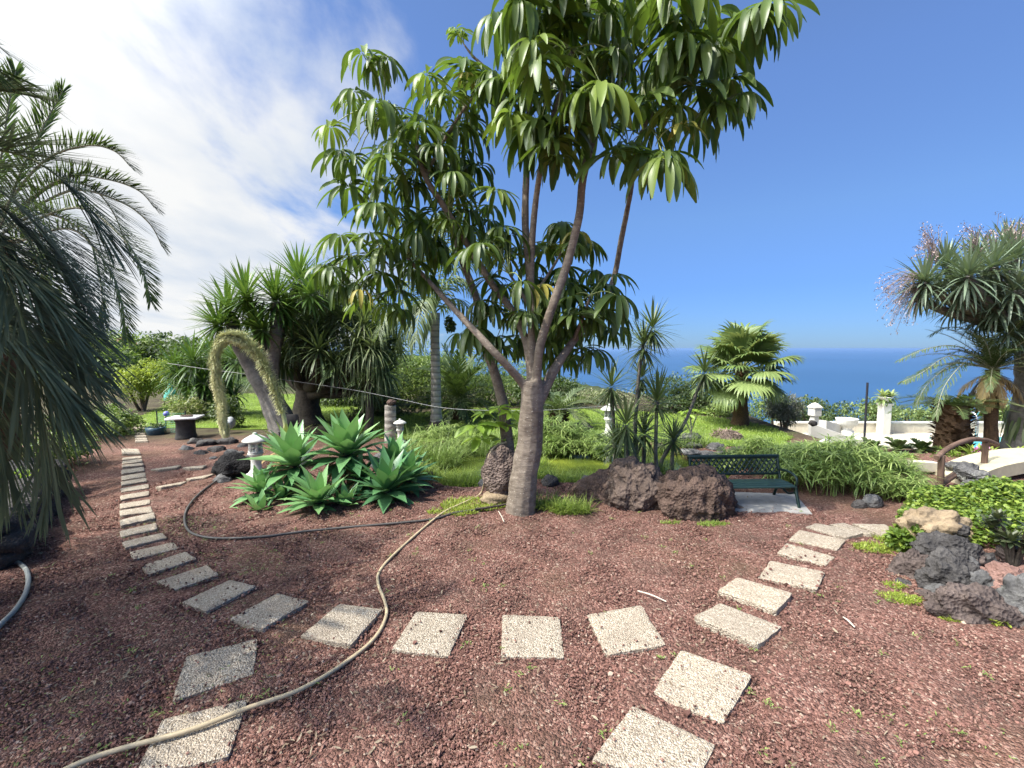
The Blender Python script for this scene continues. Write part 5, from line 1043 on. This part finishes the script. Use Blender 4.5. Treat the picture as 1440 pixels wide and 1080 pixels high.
# white pillar with planter bowl
yP = 13.9; b = W(1242, 606, yP); T = thing('white_pillar', 'square white pillar carrying a planter bowl at the terrace edge', 'pillar', b); ht = M(606 - 569, yP)
mb = MB(); box(mb, b + [0, 0, ht / 2 - .1], (.25, .25, ht + .2), 0, bev=.01); mb.build('shaft', WHITEW, T, smooth=False); mb = MB(); box(mb, b + [0, 0, ht + .03], (.31, .31, .06), 0, bev=.01); mb.build('cap', WHITEW, T, smooth=False)
o = thing('planter_bowl', 'white bowl with green leafy plants standing on the white pillar', 'planter', b + [0, 0, ht + .06]); mb = MB(); lathe(mb, b + [0, 0, ht + .06], [(0, 0), (.09, 0), (.07, .04), (.12, .10), (.19, .17), (.2, .2), (.17, .2), (0, .16)], 20); mb.build('bowl', WHITE, o); mb = MB(); rosette(mb, b + [-.06, 0, ht + .26], (-.2, 0, 1), .34, 34, .09, 60, (10, 110), 4, (.3, 1), p_oval); rosette(mb, b + [.16, 0, ht + .24], (.5, -.1, 1), .3, 26, .08, 60, (10, 110), 4, (.2, .9), p_oval); mb.build('plant', LFAN, o)
# round white basin
yR = 12.8; b = W(1190, 608, yR); T = thing('round_basin', 'round white basin on a short foot on the terrace', 'basin', b); mb = MB(); s = M(1, yR); lathe(mb, b, [(0, -.3), (10 * s, -.3), (9 * s, 2 * s), (6 * s, 5 * s), (9 * s, 9 * s), (13 * s, 13 * s), (13.5 * s, 19 * s), (14 * s, 20 * s), (12.5 * s, 20 * s), (12 * s, 16 * s), (0, 15 * s)], 28); mb.build('bowl', WHITE, T)
# little house lantern on the rim and sloping white coping
yh = 11.4; b = W(1145, 592, yh); T = thing('house_lantern', 'little white house shaped lantern on the terrace corner', 'garden lantern', b); s = M(1, yh); mb = MB(); box(mb, b + [0, 0, 1 * s], (8 * s, 8 * s, 12 * s), .2, bev=.01); mb.build('foot', WHITEW, T, smooth=False); mb = MB(); box(mb, b + [0, 0, 13 * s], (12 * s, 12 * s, 11.5 * s), .2, bev=.01); mb.build('light_box', WHITEW, T, smooth=False); mb = MB(); lathe(mb, b, [(0, 18.8 * s), (9.6 * s, 18.8 * s), (9.6 * s, 20 * s), (4 * s, 25 * s), (0, 26.5 * s)], 4, sq=0, rot=.2 + math.pi / 4); mb.build('roof', WHITEW, T, smooth=False)
def walltop(label, a, b, w, h, mat, name='coping_wall', cat='wall'):
    a, b = np.asarray(a, float), np.asarray(b, float); d = b - a; s = np.array([-d[1], d[0], 0]); s = s / np.linalg.norm(s) * w / 2; mb = MB(); dn = np.array([0, 0, -h])
    V = [a - s, a + s, b + s, b - s]; V = V + [v + dn for v in V]; mb.add(V, [[0, 3, 2, 1], [0, 1, 5, 4], [1, 2, 6, 5], [2, 3, 7, 6], [3, 0, 4, 7]]); return tag(mb.build(name, mat, smooth=False), label, cat)
walltop('sloping white coping leading from the house lantern down to the terrace', W(1139, 595, 11.2), W(1212, 620, 10.9), .22, .6, WHITEW)
walltop('short white ledge behind the house lantern', W(1150, 590, 12.0), W(1172, 597, 13.0), .4, .5, WHITEW)
stone('dark rock at the foot of the house lantern', 1143, 595, 10.8, 6, 4, ROCKD, 3, 172)
lantern('small white lantern among the sedges in front of the brown slope', 1160, 615, 646, 7.4)
yo = 9.2; mb = MB(); b = W(1215, 628, yo); b[2] = min(b[2], float(H(b[0], b[1]))); tube(mb, [b, W(1217, 590, yo), W(1220, 538, yo)], .02, 8); tag(mb.build('pole', POLE), 'thin dark pole standing before the sea left of the white pillar', 'pole')
# pool
mb = MB(); q = np.array([(12.2, 11.2), (20, 11.2), (20, 13.6), (12.2, 13.2)]); mb.add([(x, y, zt_ + .06) for x, y in q], [[0, 1, 2, 3]]); pm = plain('pool_water', (.05, .42, .46), .08, 0, .1, 3, .02); kind(mb.build('pool_water', pm, smooth=False), 'structure')
walltop('white rim of the swimming pool on the right', (12.1, 11.1, zt_ + .10), (20, 11.1, zt_ + .10), .3, .15, WHITEW, 'pool_kerb', 'pool kerb')
mb = MB(); a = np.array([13.2, 12.9, zt_]); 
for dx in (0, .4): tube(mb, [a + [dx, .3, 0], a + [dx, .3, .75], a + [dx, .1, .85], a + [dx, -.1, .7], a + [dx, -.15, 0]], .022, 8, 20)
tag(mb.build('pool_ladder', plain('steel', (.6, .6, .6), .25, 1)), 'bent steel pool ladder rails behind the slim palm trunk', 'ladder')
# hillside bushes beyond the parapet
for i in range(17):
    x = 1105 + i * 22 + rng.normal(0, 6); Y = rng.uniform(19, 27); c = W(x, 588 + rng.normal(0, 4) - (9 if i in (5, 6, 7, 12, 14) else 0), Y)
    shrub('hillside_shrub', f'green shrub on the slope beyond the parapet, {ords[i]} from the left', 'shrub', c, (rng.uniform(.9, 1.4), 1.0, rng.uniform(.55, .9)), 1500, .12, [LHEDGE, LDHEDGE, LFAN][i % 3], .5, 9, 360 + i, 'shrubs beyond the parapet', stemr=.05, ground=min(c[2] - .6, float(H(c[0], c[1]))))
for i in range(8):
    x = 775 + i * 52; Y = rng.uniform(20, 26); c = W(x, 583 + rng.normal(0, 4), Y); shrub('hillside_shrub', f'bush on the seaward slope behind the lawn, {ords[i]} from the left', 'shrub', c, (1.4, 1.0, .8), 1800, .12, [LHEDGE, LDHEDGE][i % 2], .5, 9, 390 + i, 'bushes on the seaward slope', stemr=.05, ground=min(c[2] - .6, float(H(c[0], c[1]))))
# ------------------------------------------------------------------ right hand trees
yD = 7.6; bD = W(1443, 642, yD); bD[2] = float(H(bD[0], bD[1]))
stems = [([bD - [0, 0, .1]] + px((1448, 600, yD), (1452, 540, yD), (1446, 480, yD), (1436, 440, yD)), (.36, .27, .22, .17, .13))]; hd = []; pan = []
for x, y, dy, r in ((1300, 395, -.2, .62), (1330, 372, .1, .60), (1362, 385, -.6, .66), (1398, 372, -.5, .68), (1430, 358, -.2, .68), (1465, 370, .1, .7), (1320, 410, .5, .55), (1350, 408, -.3, .58), (1390, 410, -.2, .6), (1430, 405, -.6, .65), (1470, 410, -.3, .7), (1375, 360, .6, .6), (1415, 345, .5, .6), (1455, 345, .6, .7), (1290, 415, .1, .45), (1345, 385, .9, .6), (1500, 380, .2, .7), (1520, 410, .3, .7), (1405, 430, -.4, .55), (1450, 440, -.2, .6), (1490, 440, 0, .6), (1420, 460, -.3, .55), (1380, 445, .1, .5), (1340, 430, .2, .5), (1470, 470, -.4, .55)):
    h = W(x, y, yD + dy); hd.append(dict(c=h, axis=((x - 1430) / 190, dy * .35 - .3, .8), r=r * .92, n=85, w=.034, droop=34, spread=(6, 118), vv=(.2, 1)))
    stems.append((px((1426, 450, yD), ((1426 + x) / 2, (450 + y) / 2 + 14, yD + dy * .5), (x, y + 6, yD + dy)), (.085, .07, .055)))
T = rosette_tree('dragon_tree', 'large blue green dragon tree with dry pinkish flower panicles at the right edge', 'tree', bD, stems, hd, LDRAGB, GREYBARK)
for x, y, dx, dyy in ((1300, 392, -45, 20), (1296, 400, -40, 55), (1318, 372, -22, -40), (1372, 358, -8, -32), (1424, 345, 4, -30), (1398, 360, -10, -30), (1300, 388, -55, 40), (1440, 350, 0, -34), (1310, 378, -10, -45)):
    mb = MB(); a = W(x, y, yD - .1)
    for k in range(26):
        e = W(x + dx * rng.uniform(.5, 1.1) + rng.normal(0, 9), y + dyy * rng.uniform(.4, 1.1) + rng.normal(0, 9), yD - .1 + rng.normal(0, .15)); mid = (a + e) / 2 + [0, 0, .12]; tube(mb, [a, mid, e], .0035, 3, 6, cap=False, v=.3)
        q = e + rng.normal(0, .022, (10, 3)); blades(mb, q, rng.uniform(0, 6, 10), rng.uniform(-1, 1, 10), .028, .010, .3, 1, lambda t: np.ones_like(t), 0, cols=2)
    mb.build('flower_panicle', PANICLE, T)
mb = MB(); N = 90; a = rng.uniform(0, 6.283, N); q = bD + np.column_stack([np.cos(a) * .26, np.sin(a) * .26, rng.uniform(.15, .75, N)]); blades(mb, q, a, rng.uniform(-1.5, -1.1, N), rng.uniform(.25, .5, N), .05, .2, 4, p_sword, .3); mb.build('basal_leaves', LQUEEN, T)
# slim date palm
yS = 7.5; bS = W(1393, 640, yS); bS[2] = float(H(bS[0], bS[1])); cS = W(1396, 520, yS)
fr = [dict(P=[W(x, y, yS + d * k / 3) for k, (x, y) in enumerate(q)], ll=.20, pairs=64, lw=.009, a0=55, a1=28, lift=10, droop=40, rr=.010, vv=v, endf=.4) for q, d, v in (
    (((1396, 518), (1350, 488), (1305, 490), (1266, 506)), -.3, .7), (((1396, 520), (1340, 500), (1295, 525), (1270, 537)), -.4, .8), (((1396, 520), (1345, 510), (1305, 540), (1288, 570)), -.2, .7), (((1396, 520), (1365, 505), (1330, 540), (1316, 585)), -.5, .6), (((1396, 518), (1370, 470), (1335, 460), (1310, 470)), .2, .4), (((1396, 518), (1385, 460), (1365, 430), (1340, 425)), .3, .4), (((1396, 518), (1410, 460), (1430, 440), (1455, 450)), -.3, .4), (((1396, 518), (1430, 480), (1460, 490), (1485, 520)), -.2, .5), (((1396, 518), (1395, 460), (1390, 420), (1380, 400)), -.3, .4), (((1396, 520), (1425, 500), (1450, 530), (1462, 570)), -.5, .5))]
fr += rnd_fronds(cS, 30, 1.0, (10, 80), (40, 85), ll=.20, pairs=58, lw=.009, lift=15, droop=25, rr=.009)
o = palm('slim_palm', 'slim palm with a thin trunk and a skirt of yellowed fronds before the pool', bS, cS, (.12, .085, .08, .09), fr, [LPALM, RACHIS], FIBRE, .12)
for kw in rnd_fronds(cS - [0, 0, .05], 14, .62, (-70, -15), (40, 70), ll=.20, pairs=40, lw=.014, lift=10, droop=60, rr=.009): mb = MB(); frond(mb, **kw); mb.build('dry_frond', [LDRY, RACHIS], o)
cycad('squat cycad with a shaggy dark trunk in front of the pool terrace', 1340, 632, 570, 7.6, 15, .90, el=(2, 30), tr=.22, ll=.16, dr=(20, 50))
# small cycads and low plants along the terrace edge
for i, (x, y) in enumerate(((1225, 636), (1262, 635), (1296, 636))): cycad(f'low cycad seedling at the near terrace edge, {ords[i]} from the left', x, y + 6, y - 2, 7.4, 8, .22, el=(25, 75), tr=.05, ll=.12, mat=LPALM)
for i, (x, y, Y, rx, rz) in enumerate(((1250, 645, 7.2, .5, .10), (1300, 646, 7.2, .45, .10), (1345, 643, 7.2, .45, .12), (1210, 645, 7.3, .4, .10), (1400, 647, 7.0, .5, .12))): shrub('low_shrub', f'low leafy shrub of the planting below the terrace, {ords[i]} of the row', 'shrub', W(x, y, Y), (rx, .4, rz), 1500, .06, LIVY if i % 2 == 0 else LHEDGE, .5, 7, 420 + i, 'low shrubs below the terrace', stemr=.012)
PINK = attrmat('pink_petal', [(0, (.55, .16, .38)), (1, (.75, .38, .58))], .6)
for i, (x, y) in enumerate(((1374, 634), (1391, 636), (1367, 644), (1429, 640), (1384, 630))):
    c = W(x, y, 6.9); o = thing('pink_flower', ('pink blossom head above the bridge rail', 'large pink blossom head right of the upper rail post', 'pale pink blossom low beside the upper rail post', 'pink blossom at the foot of the big right trunk', 'pink blossom just under the arched rail')[i], 'flower', (c[0], c[1], 0)); mb = MB(); rosette(mb, c, (0, -.6, .7), .075, 40, .03, 40, (0, 110), 2, (0, 1), p_oval); mb.build('petals', PINK, o); mb = MB(); tube(mb, [np.array([c[0], c[1], -.05]), c], .008, 5); rosette(mb, np.array([c[0], c[1], .06]), (0, 0, 1), .22, 16, .05, 60, (20, 90), 4, (0, 1), p_oval); mb.build('stem', LIVY, o)
# ------------------------------------------------------------------ footbridge with arched brown rail
T = thing('footbridge', 'small footbridge with a cream deck and an arched brown wooden rail', 'bridge', W(1350, 690, 5.6))
mb = MB(); C = px((1352, 676, 5.55), (1385, 659, 5.75), (1420, 649, 5.9), (1470, 642, 6.1), (1530, 642, 6.3)); nn = np.array([.25, .95, 0]); nn /= np.linalg.norm(nn); C = spline(C, 24); top = np.stack([C - nn * .10, C + nn * .55], 1); top[:, 1, 2] = top[:, 0, 2]
V = np.concatenate([top.reshape(-1, 3), (top - [0, 0, .16]).reshape(-1, 3)]); n2 = 48; f = []
for i in range(23):
    a = i * 2; f += [[a, a + 2, a + 3, a + 1], [n2 + a, a, a + 1 - 1 + 0, a] if False else [n2 + a, n2 + a + 2, a + 2, a], [a + 1, a + 3, n2 + a + 3, n2 + a + 1], [n2 + a + 1, n2 + a + 3, n2 + a + 2, n2 + a]]
f += [[0, 1, n2 + 1, n2]]; mb.add(V, f); mb.build('deck', plain('cream_deck', (.43, .385, .26), .85, 0, .1, 14, .4, dirt=((.38, .33, .22), .5)), T, smooth=False)
p1b, p1t = W(1322, 703, 5.3), W(1324, 640, 5.3); p2b, p2t = W(1384, 655, 5.95), W(1386, 622, 5.95)
for a, b in ((p1b, p1t), (p2b, p2t)): mb = MB(); tube(mb, [a - [0, 0, .05], b], .034, 10, 8, lump=.04); mb.build('post', WOODPOST, T)
mb = MB(); tube(mb, px((1317, 644, 5.26), (1330, 633, 5.38), (1346, 624, 5.55), (1366, 618, 5.75), (1386, 619, 5.95), (1402, 625, 6.1)), .030, 10, 40); mb.build('handrail', WOODPOST, T)
mb = MB(); tube(mb, px((1314, 688, 5.24), (1330, 676, 5.4), (1346, 665, 5.6)), .036, 10, 14); mb.build('lower_rail', WOODPOST, T)
for i, (x, y, Y, rx, ry, m, l) in enumerate(((1358, 664, 5.5, 13, 16, ROCKG, 'upright grey stone at the near end of the cream bridge deck'), (1374, 668, 5.4, 15, 8, ROCKG, 'flat grey stone lying on the upright one at the bridge'), (1366, 685, 5.35, 14, 11, ROCKG, 'pale grey stone at the bottom of the bridge head'), (1345, 655, 5.9, 14, 6, ROCKG, 'flat grey stone behind the lower bridge rail'), (1342, 690, 5.4, 14, 8, ROCKR, 'reddish stone under the lower bridge rail'))): stone(l, x, y, Y, rx, ry, m, 4, 180 + i, amp=.22, facet=.3)
walltop('pale kerb block left of the bridge post above bare brown soil', W(1280, 648, 6.1), W(1318, 650, 6.1), .14, .12, CREAM, 'kerb_block', 'kerb')
# boulders beside the path
for x, y, rx, ry, s, l, m in ((1227, 706, 13, 11, 1, 'rounded grey boulder on the path edge below the large sedge', ROCKG), (1208, 712, 10, 10, 2, 'smaller grey boulder left of the rounded grey one', ROCKD), (1243, 716, 8, 5, 3, 'little flat grey stone right of the rounded boulder', ROCKG)): stone(l, x, y, 4.75, rx, ry, m, 4, 190 + s, amp=.15)
# ------------------------------------------------------------------ ivy rockery on the right
rk = ((1312, 737, 3.75, 38, 22, ROCKT, 'tan rounded rock on top of the ivy rockery'), (1326, 768, 3.42, 33, 22, ROCKD, 'dark jagged lava rock under the tan rock'), (1292, 800, 3.42, 32, 32, ROCKB, 'brownish rock at the left corner of the rockery'), (1335, 806, 3.2, 30, 32, ROCKD, 'streaked dark grey rock in the middle of the rockery wall'), (1396, 858, 2.92, 78, 34, ROCKB, 'long brown slab rock along the rockery foot'), (1408, 806, 3.1, 30, 22, ROCKR, 'pitted reddish rock on the rockery'), (1441, 836, 2.85, 28, 36, ROCKG, 'smooth grey rock at the right picture edge'), (1372, 808, 3.12, 22, 18, ROCKG, 'pale lichen stained rock left of the reddish one'), (1403, 735, 3.7, 19, 16, ROCKT, 'small tan rock half sunk in the ivy'), (1352, 775, 3.4, 22, 18, ROCKB, 'dark brownish rock right of the jagged one'), (1441, 800, 3.2, 18, 14, ROCKR, 'small reddish rock at the right edge above the grey one'), (1378, 835, 2.98, 14, 10, ROCKG, 'small pale cobble on the long brown slab rock'))
rk = [(x + (x - 1300) * .06, y + 6 + (y - 740) * .13, Y * (1 - .0004 * (y - 740)), rx * 1.27, ry * 1.27, m, l) for x, y, Y, rx, ry, m, l in rk]
for i, (x, y, Y, rx, ry, m, l) in enumerate(rk): stone(l, x, y, Y, rx, ry, m, 5 if rx > 25 else 4, 210 + i, 'rock', 'rocks of the ivy rockery', amp=.24, facet=.38, ridge=.08, tilt=(.42 if i == 4 else 0), depth=M(min(rx, 36), Y) * .8, fine=.075)
for i, (x, y, Y, r) in enumerate(((1268, 822, 3.2, 12), (1300, 838, 3.05, 14), (1322, 832, 3.05, 16), (1345, 856, 2.95, 12), (1318, 790, 3.35, 14), (1360, 792, 3.25, 14), (1388, 786, 3.3, 13), (1420, 778, 3.3, 16), (1432, 868, 2.8, 15), (1350, 745, 3.6, 12))): stone(f'small dark filler stone wedged in the rockery, {ords[i]} of them', x, y, Y, r, r * .75, (ROCKD, ROCKB, ROCKG)[i % 3], 3, 250 + i, group='filler stones of the rockery', amp=.3, facet=.3)
def ivyz(P): return H(P[:, 0], P[:, 1])
def ivy(mb, poly, n, size, hz=.12):
    p = scatter_in(poly, n); bump = .5 + .5 * np.sin(p[:, 0] * 9) * np.sin(p[:, 1] * 8 + 1) ; z = ivyz(p) + rng.random(n) ** .6 * hz * (.5 + bump)
    blades(mb, np.column_stack([p, z]), rng.uniform(0, 6.283, n), rng.normal(.25, .45, n), size * rng.uniform(.6, 1.25, n), size * .75, .7, 3, p_oval, .25, rng.normal(0, .35, n))
poly = [G(1275, 745, .15)[:2], G(1262, 722, .15)[:2], G(1290, 702, .1)[:2], G(1350, 694, .1)[:2], G(1480, 690, .1)[:2], G(1520, 760, .3)[:2], G(1400, 738, .3)[:2], G(1345, 738, .3)[:2], G(1310, 728, .3)[:2]]
mb = MB(); ivy(mb, poly, 14000, .038); kind(tag(mb.build('ivy_cover', LIVY), 'green ivy covering the top of the rockery', 'ivy'), 'stuff')
shrub('ivy_bush', 'dark green bushy ivy spilling over the left end of the rockery', 'ivy', W(1275, 762, 3.75), (.19, .2, .24), 2200, .045, LIVY, .75, 8, 430, stemr=.01, stems=3)
mb = MB(); ivy(mb, [G(1350, 790, .25)[:2], G(1400, 770, .3)[:2], G(1450, 780, .3)[:2], G(1440, 800, .25)[:2]], 380, .035, .04); ivy(mb, [G(1380, 822, .2)[:2], G(1410, 825, .2)[:2], G(1420, 838, .2)[:2], G(1395, 835, .2)[:2]], 260, .03, .05); kind(tag(mb.build('creeper', LLIME), 'yellow green creeper between the rockery stones', 'creeper'), 'stuff')
c = W(1424, 752, 3.25); T = thing('succulent', 'dark succulent shrub with bare stems at the right edge of the rockery', 'shrub', (c[0], c[1], float(H(c[0], c[1])))); mb = MB(); hs = []
for k in range(11):
    e = c + rng.normal(0, 1, 3) * [.10, .08, .07]; hs.append(e); tube(mb, [np.array([c[0] + .03, c[1], float(H(c[0], c[1])) - .03]), (c + e) / 2 + rng.normal(0, .02, 3) - [0, 0, .05], e], (.012, .007), 6, 8)
mb.build('stem', DARKBARK, T); LSUC = leafmat('leaf_succulent_dark', [(0, (.03, .045, .022)), (1, (.09, .10, .05))], .4, .1)
for e in hs: mb = MB(); rosette(mb, e, (rng.normal(0, .3), -.3, 1), .085, 22, .032, 20, (5, 100), 3, (0, 1), p_oval); mb.build('rosette', LSUC, T)
# ------------------------------------------------------------------ light and sky
SUN_EL, SUN_AZ = R(61), math.atan2(-.48, -.80)        # direction to the sun, azimuth from +X
sd = Vector((math.cos(SUN_AZ) * math.cos(SUN_EL), math.sin(SUN_AZ) * math.cos(SUN_EL), math.sin(SUN_EL)))
ld = bpy.data.lights.new('sun', 'SUN'); ld.energy = 3.1; ld.angle = R(.5); ld.color = (1, .95, .86)
lo = bpy.data.objects.new('sun', ld); COL.objects.link(lo); lo.rotation_euler = sd.to_track_quat('Z', 'Y').to_euler()
w = bpy.data.worlds.new('World'); S.world = w; w.use_nodes = True; nt = w.node_tree; nt.nodes.clear()
N_ = nt.nodes.new; Lk = nt.links.new
sky = N_('ShaderNodeTexSky'); sky.sky_type = 'NISHITA'; sky.sun_disc = False; sky.sun_elevation = SUN_EL; sky.sun_rotation = math.pi / 2 - SUN_AZ; sky.altitude = 200; sky.air_density = 1.0; sky.dust_density = .1; sky.ozone_density = 3.0
bg = N_('ShaderNodeBackground'); bg.inputs[1].default_value = .125; tc = N_('ShaderNodeTexCoord'); sp = N_('ShaderNodeSeparateXYZ'); Lk(tc.outputs['Generated'], sp.inputs[0])
def mth(op, a, b=0.0, c=None):
    n = N_('ShaderNodeMath'); n.operation = op
    for i, v in ((0, a), (1, b), (2, c)):
        if v is None: continue
        if isinstance(v, bpy.types.NodeSocket): Lk(v, n.inputs[i])
        else: n.inputs[i].default_value = v
    return n.outputs[0]
x, y, z = sp.outputs
tr = N_('ShaderNodeValToRGB'); te = tr.color_ramp.elements
while len(te) < 5: te.new(.5)
for q, (p_, c_) in zip(te, ((0, (.165, .28, .55)), (.12, (.27, .39, .65)), (.25, (.46, .57, .74)), (.45, (.62, .71, .90)), (1, (1.0, .95, .95)))): q.position = p_; q.color = (*c_, 1)
Lk(z, tr.inputs[0]); ml = N_('ShaderNodeMix'); ml.data_type = 'RGBA'; ml.blend_type = 'MULTIPLY'; ml.inputs[0].default_value = 1; Lk(sky.outputs[0], ml.inputs[6]); Lk(tr.outputs[0], ml.inputs[7]); Lk(ml.outputs[2], bg.inputs[0])
zz = mth('ADD', mth('MAXIMUM', z, 0.0), .22); cx = mth('DIVIDE', x, zz); cy = mth('DIVIDE', y, zz)
cv = N_('ShaderNodeCombineXYZ'); Lk(cx, cv.inputs[0]); Lk(cy, cv.inputs[1])
rot = N_('ShaderNodeMapping'); rot.inputs['Rotation'].default_value = (0, 0, R(-28)); rot.inputs['Scale'].default_value = (1.0, .62, 1); Lk(cv.outputs[0], rot.inputs[0])
n1 = N_('ShaderNodeTexNoise'); n1.inputs['Scale'].default_value = 1.7; n1.inputs['Detail'].default_value = 9; n1.inputs['Roughness'].default_value = .56; n1.inputs['Distortion'].default_value = .25; Lk(rot.outputs[0], n1.inputs['Vector'])
n2 = N_('ShaderNodeTexNoise'); n2.inputs['Scale'].default_value = 2.6; n2.inputs['Detail'].default_value = 8; Lk(rot.outputs[0], n2.inputs['Vector'])
# cover grows toward the west (-X), more so near the horizon
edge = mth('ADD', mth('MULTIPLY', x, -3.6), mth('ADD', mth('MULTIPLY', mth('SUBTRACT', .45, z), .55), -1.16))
edge = mth('ADD', edge, mth('MULTIPLY', mth('ADD', mth('MULTIPLY', mth('MAXIMUM', mth('MULTIPLY', y, -1.0), 0.0), 2.6), mth('MULTIPLY', mth('MAXIMUM', mth('SUBTRACT', z, .60), 0.0), 7.0))))      # term for extra unseen cloud behind and overhead, added as white fill
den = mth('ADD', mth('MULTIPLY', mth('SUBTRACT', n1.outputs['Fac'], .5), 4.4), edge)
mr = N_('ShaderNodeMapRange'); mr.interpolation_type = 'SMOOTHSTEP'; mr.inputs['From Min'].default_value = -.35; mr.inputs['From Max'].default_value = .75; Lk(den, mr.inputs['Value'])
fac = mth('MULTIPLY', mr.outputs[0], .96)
cr = N_('ShaderNodeValToRGB'); e = cr.color_ramp.elements; e[0].position = .32; e[0].color = (.375, .415, .47, 1); e[1].position = .60; e[1].color = (.53, .53, .52, 1); Lk(n2.outputs['Fac'], cr.inputs[0])
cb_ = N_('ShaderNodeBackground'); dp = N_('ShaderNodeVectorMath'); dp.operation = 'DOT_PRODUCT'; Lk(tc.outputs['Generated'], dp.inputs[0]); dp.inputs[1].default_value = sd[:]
Lk(mth('ADD', 1.0, mth('MULTIPLY', mth('POWER', mth('MAXIMUM', dp.outputs['Value'], 0.0), 6.0), 24.0)), cb_.inputs[1])     # glow added to the unseen cloud round the sun for fill light
Lk(cr.outputs[0], cb_.inputs[0])
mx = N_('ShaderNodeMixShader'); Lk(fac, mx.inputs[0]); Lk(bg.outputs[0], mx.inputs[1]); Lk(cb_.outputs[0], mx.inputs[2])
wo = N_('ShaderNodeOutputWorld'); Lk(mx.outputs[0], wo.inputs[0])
# sea air: far water fades into the sky
hz = bpy.data.materials.new('sea_haze'); hz.use_nodes = True; ht = hz.node_tree; ht.nodes.clear(); hv = ht.nodes.new('ShaderNodeVolumePrincipled'); ho = ht.nodes.new('ShaderNodeOutputMaterial'); ht.links.new(hv.outputs[0], ho.inputs['Volume'])
hv.inputs['Color'].default_value = (.27, .45, .78, 1); hv.inputs['Density'].default_value = 4.2e-5; hv.inputs['Anisotropy'].default_value = .2
mb = MB(); box(mb, (0, 42000, -90), (180000, 100000, 202)); kind(mb.build('haze', hz, smooth=False), 'stuff', 'thin bluish sea haze over the far water', 'haze')
S.view_settings.view_transform = 'Standard'; S.view_settings.look = 'None'; S.view_settings.exposure = .88; S.view_settings.gamma = 1
S.render.engine = 'CYCLES'; S.cycles.use_denoising = True; S.cycles.max_bounces = 8; S.cycles.transparent_max_bounces = 8; S.cycles.caustics_reflective = False; S.cycles.caustics_refractive = False
